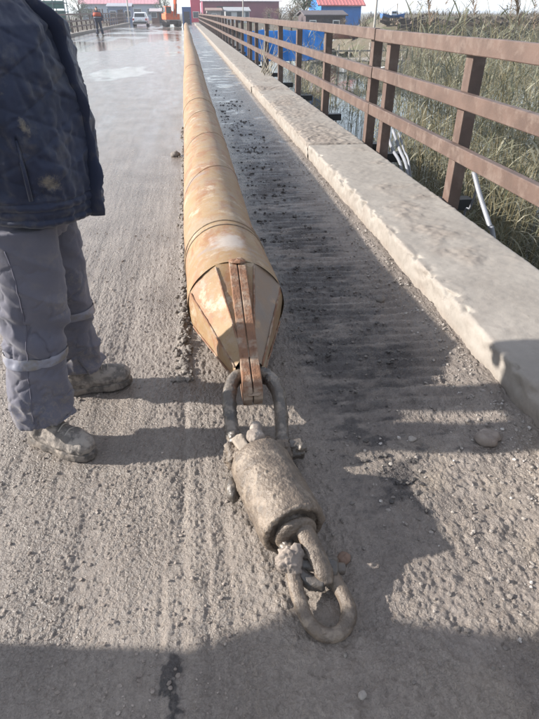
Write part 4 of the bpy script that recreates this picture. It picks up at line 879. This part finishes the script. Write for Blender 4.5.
def make_excavator():
    e = empty('excavator', (on_z(172, 27)[0], 77.0, .02), R(14)); e.scale = (.84,)*3; tag(e, 'orange tracked excavator with raised boom at the far end of the road', 'excavator')
    org = M('orange machine paint', (.62, .13, .04), (.5, .10, .035), 3, rough=.5, bump=.1); dk = M('track steel', (.045, .04, .038), (.08, .06, .05), 8, rough=.8)
    for s in (-1, 1):
        t_ = MB(); prof_ = [(-1.6, .35), (-1.45, .08), (-1.2, .0), (1.2, .0), (1.45, .08), (1.6, .35), (1.45, .66), (1.2, .74), (-1.2, .74), (-1.45, .66)]
        Mx = Matrix(((0, 0, 1, s*.82), (1, 0, 0, 0), (0, 1, 0, 0), (0, 0, 0, 1))); t_.prism(prof_, -.22, .22, Mx); tr = t_.build('track', dk, e)
        for y in (-1.2, 1.2): MB().tube([(s*.82-.26, y, .37), (s*.82+.26, y, .37)], .26, 14).build('sprocket', dk, tr)
    MB().box(-.55, .55, -.9, .9, .3, .75).build('undercarriage', dk, e)
    MB().box(-1.0, 1.0, -1.0, 1.5, .85, 1.55, None, .06).build('house', org, e); MB().box(-1.0, 1.0, 1.35, 1.75, .9, 1.6, None, .12).build('counterweight', org, e)
    cb = MB().box(-.98, -.15, -1.15, .25, 1.5, 2.45, None, .07).build('cab', org, e)
    MB().box(-.90, -.23, -1.17, -1.13, 1.62, 2.35).build('windscreen', glass_m, cb); MB().box(-1.0, -.975, -1.0, .1, 1.75, 2.35).build('side_window', glass_m, cb)
    MB().box(.0, .95, .3, 1.4, 1.55, 1.85, None, .05).build('engine_cover', org, e)
    MB().tube([(.7, .9, 1.8), (.7, .9, 2.3)], .05, 10).build('exhaust', dk, e)
    bp = spline([(.32, -.75, 1.3), (.32, -1.3, 2.2), (.32, -1.7, 3.2), (.32, -2.1, 5.0)], 6); MB().tube(bp, interp([.16, .2, .24, .14], len(bp)), 4).build('boom', org, e)
    MB().tube([(.32, -2.1, 5.0), (.32, -3.6, 4.6), (.32, -4.4, 4.1)], [.16, .14, .1], 4).build('stick', org, e)
    MB().add([(x, y, z) for x in (-.1, .74) for y, z in ((-4.2, 4.15), (-4.75, 4.0), (-4.7, 3.5), (-4.3, 3.35), (-4.1, 3.6))], [(0, 1, 2, 3, 4), (9, 8, 7, 6, 5), (0, 5, 6, 1), (1, 6, 7, 2), (2, 7, 8, 3), (3, 8, 9, 4), (4, 9, 5, 0)]).build('bucket', dk, e)
    for s in (-1, 1): MB().tube([(.32+s*.2, -1.0, 1.2), (.32+s*.2, -1.7, 2.7)], .06, 10).build('ram', M('chrome ram', (.5, .5, .52), rough=.25, bump=0, metal=.9), e)
make_excavator()

# ------------------------------------------------------------------ background: buildings
tin_pink = M('sunlit red tin', (.50, .25, .27), (.44, .21, .23), 1.5, rough=.5, bump=.1, bs=4, bd=.02); maroon = M('maroon sheet wall', (.19, .03, .06), (.15, .025, .05), .6, rough=.6, bump=.2, bs=3, bd=.02)  # hall roof: sunlight on red tin put into the pink base colour
win_m = M('window glass', (.05, .06, .075), rough=.1, bump=0, spec=.6); white_w = M('whitewash', (.62, .62, .6), (.5, .5, .49), .6, rough=.85); plast = M('pale blue plaster', (.33, .38, .46), (.28, .33, .40), .5, rough=.85)
def building(name, lab, x0, x1, y0, y1, z0, zw, wall_m, roof_m, rise=.8, over=.3, gable='x', wins=(), doors=(), ribs=0, cat='building'):
    b = empty(name, ((x0+x1)/2, y0, z0)); tag(b, lab, cat); w_, d, h = (x1-x0)/2, y1-y0, zw-z0
    wl = MB().box(-w_, w_, 0, d, -.6, h).build('wall', wall_m, b)
    r_ = MB()
    if gable == 'x':          # ridge runs along x, eaves face the camera
        V = [(-w_-over, -over, h), (w_+over, -over, h), (w_+over, d+over, h), (-w_-over, d+over, h), (-w_-over, d/2, h+rise), (w_+over, d/2, h+rise)]
        r_.add(V+[(v[0], v[1], v[2]+.1) for v in V], [(6, 7, 11, 10), (10, 11, 8, 9), (0, 4, 5, 1), (4, 3, 2, 5), (0, 1, 7, 6), (2, 3, 9, 8), (0, 6, 10, 4), (4, 10, 9, 3), (1, 5, 11, 7), (5, 2, 8, 11)])
        MB().add([(-w_, 0, h), (-w_, d, h), (-w_, d/2, h+rise), (-w_+.1, 0, h), (-w_+.1, d, h), (-w_+.1, d/2, h+rise)], [(0, 2, 1), (3, 4, 5), (0, 1, 4, 3), (1, 2, 5, 4), (2, 0, 3, 5)]).build('gable', wall_m, b)
    else:
        V = [(-w_-over, -over, h), (w_+over, -over, h), (w_+over, d+over, h), (-w_-over, d+over, h), (0, -over, h+rise), (0, d+over, h+rise)]
        r_.add(V+[(v[0], v[1], v[2]+.1) for v in V], [(6, 10, 11, 9), (10, 7, 8, 11), (0, 3, 5, 4), (4, 5, 2, 1), (0, 4, 10, 6), (4, 1, 7, 10), (3, 9, 11, 5), (5, 11, 8, 2), (0, 6, 9, 3), (1, 2, 8, 7)])
        MB().add([(-w_, 0, h), (w_, 0, h), (0, 0, h+rise), (-w_, .1, h), (w_, .1, h), (0, .1, h+rise)], [(0, 1, 2), (3, 5, 4), (0, 3, 4, 1), (1, 4, 5, 2), (2, 5, 3, 0)]).build('gable', wall_m, b)
    rf = r_.build('roof', roof_m, b)
    for k in range(ribs):
        xx = -w_-over+(2*w_+2*over)*(k+.5)/ribs; MB().tube([(xx, -over, h+.105), (xx, d/2, h+rise+.105)] if gable == 'x' else [(xx, -over-.01, h), (xx, -over-.01, h+.1)], .035, 4).build('roof_rib', roof_m, rf)
    for (wx, wz, ww, wh) in wins:
        o = MB().box(wx-ww/2-.08, wx+ww/2+.08, -.05, .05, wz-.08, wz+wh+.08).build('window', white_w, b)
        MB().box(wx-ww/2, wx+ww/2, -.075, -.055, wz, wz+wh).build('pane', win_m, o)
    for (dx, dw, dh) in doors:
        o = MB().box(dx-dw/2, dx+dw/2, -.06, .04, -.02, dh).build('door', M('dark door', (.05, .045, .05), rough=.7), b)
        MB().ball((dx+dw*.38, -.09, dh*.5), .04, 8, 6).build('handle', alloy, o)
    return b
X = lambda px, Y: float(on_y(px, 12, Y)[0]); Z = lambda py, Y: float(on_y(250, py, Y)[2])
building('roadside_hall', 'low hall with a wide sunlit pink tin roof straight ahead', X(82, 150), X(157, 150), 150, 164, .0, Z(4.5, 150), plast, tin_pink, 3.2, .6, 'x', [(x, 1.0, 1.6, 1.1) for x in (-8, -5, -2, 1, 4, 7)], [(-6.5, 1.2, 2.1), (9, 1.4, 2.2)], 24)
building('maroon_shed', 'long maroon sheet metal shed with pale roof beyond the railing', X(203, 120), X(279, 120), 120, 134, .0, Z(1.5, 120), maroon, M('pale tin', (.62, .55, .56), rough=.5, bump=.1), 1.2, .5, 'x', [], [(-3, 3.0, 2.4)], 22)
building('crimson_kiosk', 'crimson kiosk with white base at the end of the railing', X(191, 112), X(200.5, 112), 112, 115, .0, Z(-4, 112), M('crimson sheet', (.50, .05, .10), (.42, .04, .08), 1, rough=.55), M('crimson roof', (.45, .06, .09), rough=.6), .5, .2, 'y', [(0, .7, .9, .8)], [])
building('white_house', 'small whitewashed house in front of the maroon shed', X(226, 108), X(249, 108), 108, 114, .0, Z(11.5, 108), white_w, M('grey slate', (.3, .3, .31), rough=.8), .55, .3, 'x', [(1.6, .7, .6, .8), (-1.5, .7, .9, .8)], [(.3, .8, 1.55)])
building('grey_lean_to', 'grey lean-to hut beside the small whitewashed house', X(207, 106), X(221, 106), 106, 110, .0, Z(11, 106), M('weathered boards', (.28, .26, .25), rough=.9), M('rusty tin', (.26, .17, .14), rough=.7), .35, .25, 'x', [(.0, .6, .7, .6)], [])
building('blue_boathouse', 'bright blue boathouse with red roof on the bank', X(321, 70), X(361, 70), 70, 77, .75, Z(6, 70), M('blue sheet', (.03, .17, .48), (.025, .14, .42), 1.2, rough=.5, bump=.1), M('red tin', (.42, .13, .12), (.36, .1, .1), 1, rough=.5), 1.6, .4, 'x', [], [], 14)
building('dark_net_shed', 'low dark brown shed on the bank below the blue boathouse', X(306, 58), X(346, 58), 58, 62, .2, Z(16, 58), M('tarred boards', (.06, .045, .05), (.09, .07, .07), 2, rough=.9), M('tarred roof', (.10, .085, .09), rough=.8), .35, .2, 'x', [(-1.2, .25, .5, .35), (1.0, .25, .5, .35)], [(.1, .7, .75)])
building('brown_market_stall', 'red brown market stall between the white car and the excavator', X(151, 104), X(160, 104), 104, 107, .0, Z(12, 104), M('stall boards', (.24, .13, .10), rough=.9), M('stall roof', (.42, .36, .36), rough=.6), .4, .3, 'x', [(-.3, .8, .8, .6)], [(.8, .6, 1.4)])
building('blue_site_hut', 'slate blue site hut beyond the dark railing', X(108, 100), X(131, 100), 100, 104, .0, Z(7, 100), M('slate blue sheet', (.16, .20, .30), (.13, .17, .26), 1, rough=.6), M('grey tin', (.35, .35, .38), rough=.5), .4, .2, 'x', [(-1, .9, .8, .7), (1.2, .9, .8, .7)], [(.1, .8, 1.8)])
building('blue_container', 'dark blue container behind the orange excavator', X(182, 92), X(191, 92), 92, 95, -.05, Z(8, 92), M('container blue', (.05, .10, .24), rough=.6), M('container roof', (.08, .13, .25), rough=.6), .05, .02, 'x', [], [(0, .8, 1.6)])
# green netted scaffold tower by the far railing
g = empty('green_scaffold', (X(55, 62)-.6, 62, -1.9)); tag(g, 'green netted scaffold tower beyond the dark railing', 'scaffold')
gm = M('green netting', (.035, .10, .085), (.05, .14, .12), 2, rough=.8); gs = M('scaffold tube', (.10, .14, .14), rough=.5)
for sx in (-1.5, -.5, .5, 1.5):
    for sy in (0, 1.4): MB().tube([(sx, sy, 0), (sx, sy, 6.2)], .05, 8).build('upright', gs, g, True)
for zz in np.arange(.6, 6.3, .7):
    for sy in (0, 1.4): MB().tube([(-1.6, sy, zz), (1.6, sy, zz)], .04, 8).build('ledger', gs, g, True)
for i in range(3):
    for k in range(6): MB().box(-1.46+i*1.0, -.56+i*1.0, .05, .07, 1.4+k*.75, 1.4+k*.75+.62).build('net_panel', gm, g)
# blue tarpaulin screen
tb = empty('tarpaulin_screen', (2.75, 31, -1.5)); tag(tb, 'bright blue tarpaulin screen hung on poles behind the railing', 'tarpaulin')
xs_, zs_ = np.linspace(0, 4.1, 110), np.linspace(.9, 2.28, 40); Xg, Zg = np.meshgrid(xs_, zs_); xx, zz = Xg.ravel(), Zg.ravel()
sag = .06*np.abs(np.sin(xx*math.pi/1.02)); yy = .10*fbm(np.stack([xx*2.2, zz*1.1, zz*0], 1), 3, 900)+.05*np.sin(xx*9+zz*2)*sst(2.28, 1.2, zz)
tp_ = grid_mesh('sheet', np.stack([xx, yy, zz-sag*sst(1.2, 2.28, zz)], 1), 40, 110, M('blue tarpaulin', (.02, .23, .68), (.015, .18, .56), 1.5, rough=.42, bump=.3, bs=9, bd=.02), tb)
md = tp_.modifiers.new('t', 'SOLIDIFY'); md.thickness = .01
for k in range(5): MB().tube([(k*1.02, .14, -.6), (k*1.02+.02, .14, 2.36)], .035, 8).build('pole', M('grey pole', (.3, .28, .26), rough=.8), tb, True)
# landing stage and stakes seen through the rails
j = empty('wooden_jetty', (6.3, 30, -1.6)); tag(j, 'weathered wooden landing stage seen through the railing', 'jetty')
wd = M('grey timber', (.25, .22, .19), (.17, .15, .13), 6, rough=.9, bump=.4, bs=30, bd=.01)
for k in range(16): MB().box(-.2+k*.30, .08+k*.30, 0, 2.2, 1.0+.01*(k % 3), 1.05+.01*(k % 3)).build('plank', wd, j)
for k in range(5):
    for yy_ in (.1, 2.1): MB().tube([(k*1.1, yy_, -.5), (k*1.1, yy_, 1.75 if k % 2 else 1.5)], .06, 8).build('post', wd, j, True)
MB().box(-.2, 4.6, .02, .1, 1.45, 1.52).build('handrail', wd, j)
# boats
def boat(name, lab, loc, rz, L, m_h, m_d, cabin=True):
    b = empty(name, loc, rz); tag(b, lab, 'boat'); V = []; F = []; st = np.linspace(0, 1, 13)
    for t in st:
        w_ = .16*L*math.sin(math.pi*min(1, .18+.82*t)**.8)**.7 if t < 1 else .01; w_ = max(.02, w_); sh = .10*L*(1+.7*(2*t-1)**2); x = (.5-t)*L*-1
        V += [(x, -w_, sh), (x, -w_*.6, .03*L), (x, 0, 0), (x, w_*.6, .03*L), (x, w_, sh), (x, w_*.85, sh-.02*L), (x, -w_*.85, sh-.02*L)]
    for i in range(12):
        for k in range(7): F.append((i*7+k, (i+1)*7+k, (i+1)*7+(k+1) % 7, i*7+(k+1) % 7))
    F += [tuple(range(7)), tuple(reversed(range(84, 91)))]; MB().add(V, F).build('hull', m_h, b)
    if cabin:
        o = MB().box(-.12*L, .12*L, -.08*L, .08*L, .09*L, .24*L, None, .03).build('cabin', m_d, b); MB().box(-.09*L, .09*L, -.082*L-.01, -.08*L, .16*L, .21*L).build('window', glass_m, o)
        MB().tube([(.15*L, 0, .1*L), (.15*L, 0, .48*L)], .03, 6).build('mast', M('mast wood', (.3, .25, .2), rough=.8), b)
        MB().tube([(.15*L, 0, .46*L), (-.3*L, 0, .22*L)], .012, 5).build('stay', M('mast wood', (.3, .25, .2)), b)
    else:
        for q in (-.2, .12): MB().box(q*L-.1, q*L+.1, -.1*L, .1*L, .08*L, .1*L).build('thwart', wd, b)
c = on_y(393, 16.5, 47); boat('fishing_boat', 'small blue fishing boat with cabin and mast drawn up on the bank', (c[0], c[1], c[2]-.12), R(12), 2.0, M('boat blue', (.06, .14, .33), rough=.5), M('boat white', (.55, .58, .62), rough=.5))
c = on_y(372, 33, 33); boat('rowing_boat', 'white rowing boat moored below the earth bank', (c[0], c[1], -1.42), R(-20), 3.2, M('boat hull white', (.6, .61, .63), (.5, .51, .53), 3, rough=.5), wd, False)
c = on_y(352, 27, 50); boat('rowing_boat', 'rust red rowing boat pulled up near the low dark shed', (c[0], c[1], -.35), R(8), 3.6, M('boat rust red', (.28, .12, .10), rough=.6), wd, False)
# poles
def pole(px, Y, zt, zb, r_, lab, arm=True):
    x = X(px, Y); p = empty('utility_pole', (x, Y, zb)); tag(p, lab, 'pole', 'poles on the bank')
    MB().tube([(0, 0, 0), (.03, 0, (zt-zb)*.5), (.02, 0, zt-zb)], [r_, r_*.9, r_*.75], 10).build('shaft', M('bleached pole', (.45, .42, .38), (.36, .33, .3), 4, rough=.9), p, True)
    if arm: MB().box(-.7, .7, -.05, .05, zt-zb-.5, zt-zb-.4).build('crossarm', wd, p)
pole(375.5, 44, 6.5, -.8, .085, 'pale wooden pole rising from the bank beyond the railing')
pole(243, 101, 7.5, -.2, .10, 'slim pole in front of the maroon shed wall')
pole(128, 99, 8, -.2, .11, 'slim pole beside the slate blue site hut')

# ------------------------------------------------------------------ background: trees and scrub
bark = M('bark', (.12, .095, .075), (.08, .065, .05), 8, rough=.95, bump=.6, bs=20, bd=.02)
leafA = leaf_material('evergreen leaf', (.035, .05, .022), (.075, .09, .04), .25); leafB = leaf_material('bare twig brown', (.12, .09, .06), (.2, .16, .11), .15)
def tree(px, Y, zb, ht, wd_, lm, lab, n=1800, seed=1, name='tree'):
    rs = random.Random(seed); t = empty(name, (X(px, Y), Y, zb)); tag(t, lab, 'tree' if name == 'tree' else 'shrub', 'trees and scrub on the far bank')
    tk = MB(); tk.tube(spline([(0, 0, -.3), (.05*wd_, 0, ht*.35), (-.04*wd_, .03, ht*.75)], 5), interp([.05*ht, .035*ht, .012*ht], 11), 8)
    cl = []
    for k in range(16):
        a = rs.uniform(0, 6.28); z = ht*rs.uniform(.3, .95); rr = wd_*rs.uniform(.25, .95)*(1.15-z/ht)**.5; e = Vector((math.cos(a)*rr, math.sin(a)*rr, z)); cl.append(e); tk.tube([(0, 0, z*.62), e*.6+Vector((0, 0, z*.32)), e], [.018*ht, .010*ht, .004*ht], 5)
    tk.build('trunk', bark, t, True); f = Tone()
    for k in range(n):
        c = rs.choice(cl); g_ = Vector((rs.gauss(0, 1), rs.gauss(0, 1), rs.gauss(0, .8)))*wd_*.16; p = c+g_; d = Vector((rs.gauss(0, 1), rs.gauss(0, 1), rs.gauss(0, 1))).normalized(); s_ = d.orthogonal().normalized()*.035*wd_*rs.uniform(.5, 1.2); l_ = d*.075*wd_*rs.uniform(.6, 1.3)
        f.put([p-s_, p+l_*.5-s_*.2, p+l_, p+l_*.4+s_], [(0, 1, 2, 3)], rs.random())
    f.done('crown', lm, t)['kind'] = 'stuff'
tree(304, 66, .0, 3.4, 1.9, leafA, 'dark evergreen tree next to the blue boathouse', 2600, 3)
tree(291, 63, -.2, 2.7, 1.5, leafB, 'brown bare tree growing left of the evergreen', 1500, 4)
tree(280, 60, -.4, 2.3, 1.1, leafB, 'smaller brown scrubby tree beside the blue tarpaulin', 1200, 5)
tree(269, 86, -.2, 2.2, 1.2, leafB, 'pale brown bush in front of the maroon shed', 1000, 6, 'shrub')
tree(165, 140, 0, 4.5, 2.6, leafA, 'dark tree behind the market stall', 1500, 7)
tree(79, 118, -.5, 4.2, 2.6, leafA, 'dark green tree beside the pink roofed hall', 1500, 8)
for k, (px, Y) in enumerate(((418, 46), (452, 47), (487, 44), (520, 48), (345, 52))): tree(px, Y, .2 if Y > 43 else -.3, .8, .7, leafB, ('dry scrub on the earth bank near the fishing boat', 'dry scrub on the middle of the earth bank', 'dry scrub low on the earth bank behind the plumes', 'dry scrub at the far side of the earth bank', 'dry scrub beneath the blue boathouse')[k], 500, 20+k, 'shrub')

# dry rushes and driftwood all over the earth bank
lf = Tone()
for k in range(9000):
    x, y = rs.uniform(13.5, 60), rs.uniform(36, 58); yc = 52+.15*(x-20)
    z = -2.2+math.exp(-((y-yc)/9)**4)*3.4*min(1, max(0, (x-10)/6)); 
    if float(fbm(np.array([[x*.3, y*.3, 2.2]]), 2, 870)[0]) < -.15: continue
    a = rs.uniform(0, 6.28); V, F = ribbon((x, y, z-.2), (math.cos(a)*.5, math.sin(a)*.5, 1), rs.uniform(.5, 1.1), rs.uniform(.02, .05), rs.uniform(.1, .4), 3); lf.put(V, F, rs.random())
tag(lf.done('dry_rushes', leaf_material('dry rush', (.035, .032, .022), (.115, .088, .06), .15)), 'dry brown rushes covering the earth bank beyond the reeds', 'rushes', kind='stuff')

mb = MB()
for k in range(420):
    x = rs.uniform(14, 50); yc = 44.5+.15*(x-20)+rs.uniform(-1.2, 2.5); z = 1.02+rs.gauss(0, .10); L = rs.uniform(.2, 1.6)
    mb.box(-L/2, L/2, -.06, .06, -.05*rs.uniform(.6, 2.5), .05*rs.uniform(.6, 3), Matrix.Translation((x, yc, z-.15)) @ Matrix.Rotation(rs.uniform(-.5, .5), 4, 'Z') @ Matrix.Rotation(rs.uniform(-.35, .35), 4, 'Y'))
tag(mb.build('driftwood', M('dark driftwood', (.085, .065, .05), (.05, .04, .034), 1.5, (.16, .12, .095), .8, (.52, .6), .9)), 'dark driftwood and scrap timber piled along the earth bank', 'driftwood', kind='stuff')

# ------------------------------------------------------------------ morning haze over the river
t = NT('river haze'); t.t.nodes.remove(t.b); pv = t.n('ShaderNodeVolumePrincipled'); pv.inputs['Color'].default_value = (.86, .92, 1.0, 1); pv.inputs['Density'].default_value = .0008; pv.inputs['Anisotropy'].default_value = .3
t.l(pv.outputs[0], t.out.inputs['Volume'])
hz = MB().box(-1600, 1700, -420, 2500, -6, 12).build('haze', t.m); tag(hz, 'pale haze hanging over the river and far shore', 'haze', kind='stuff')
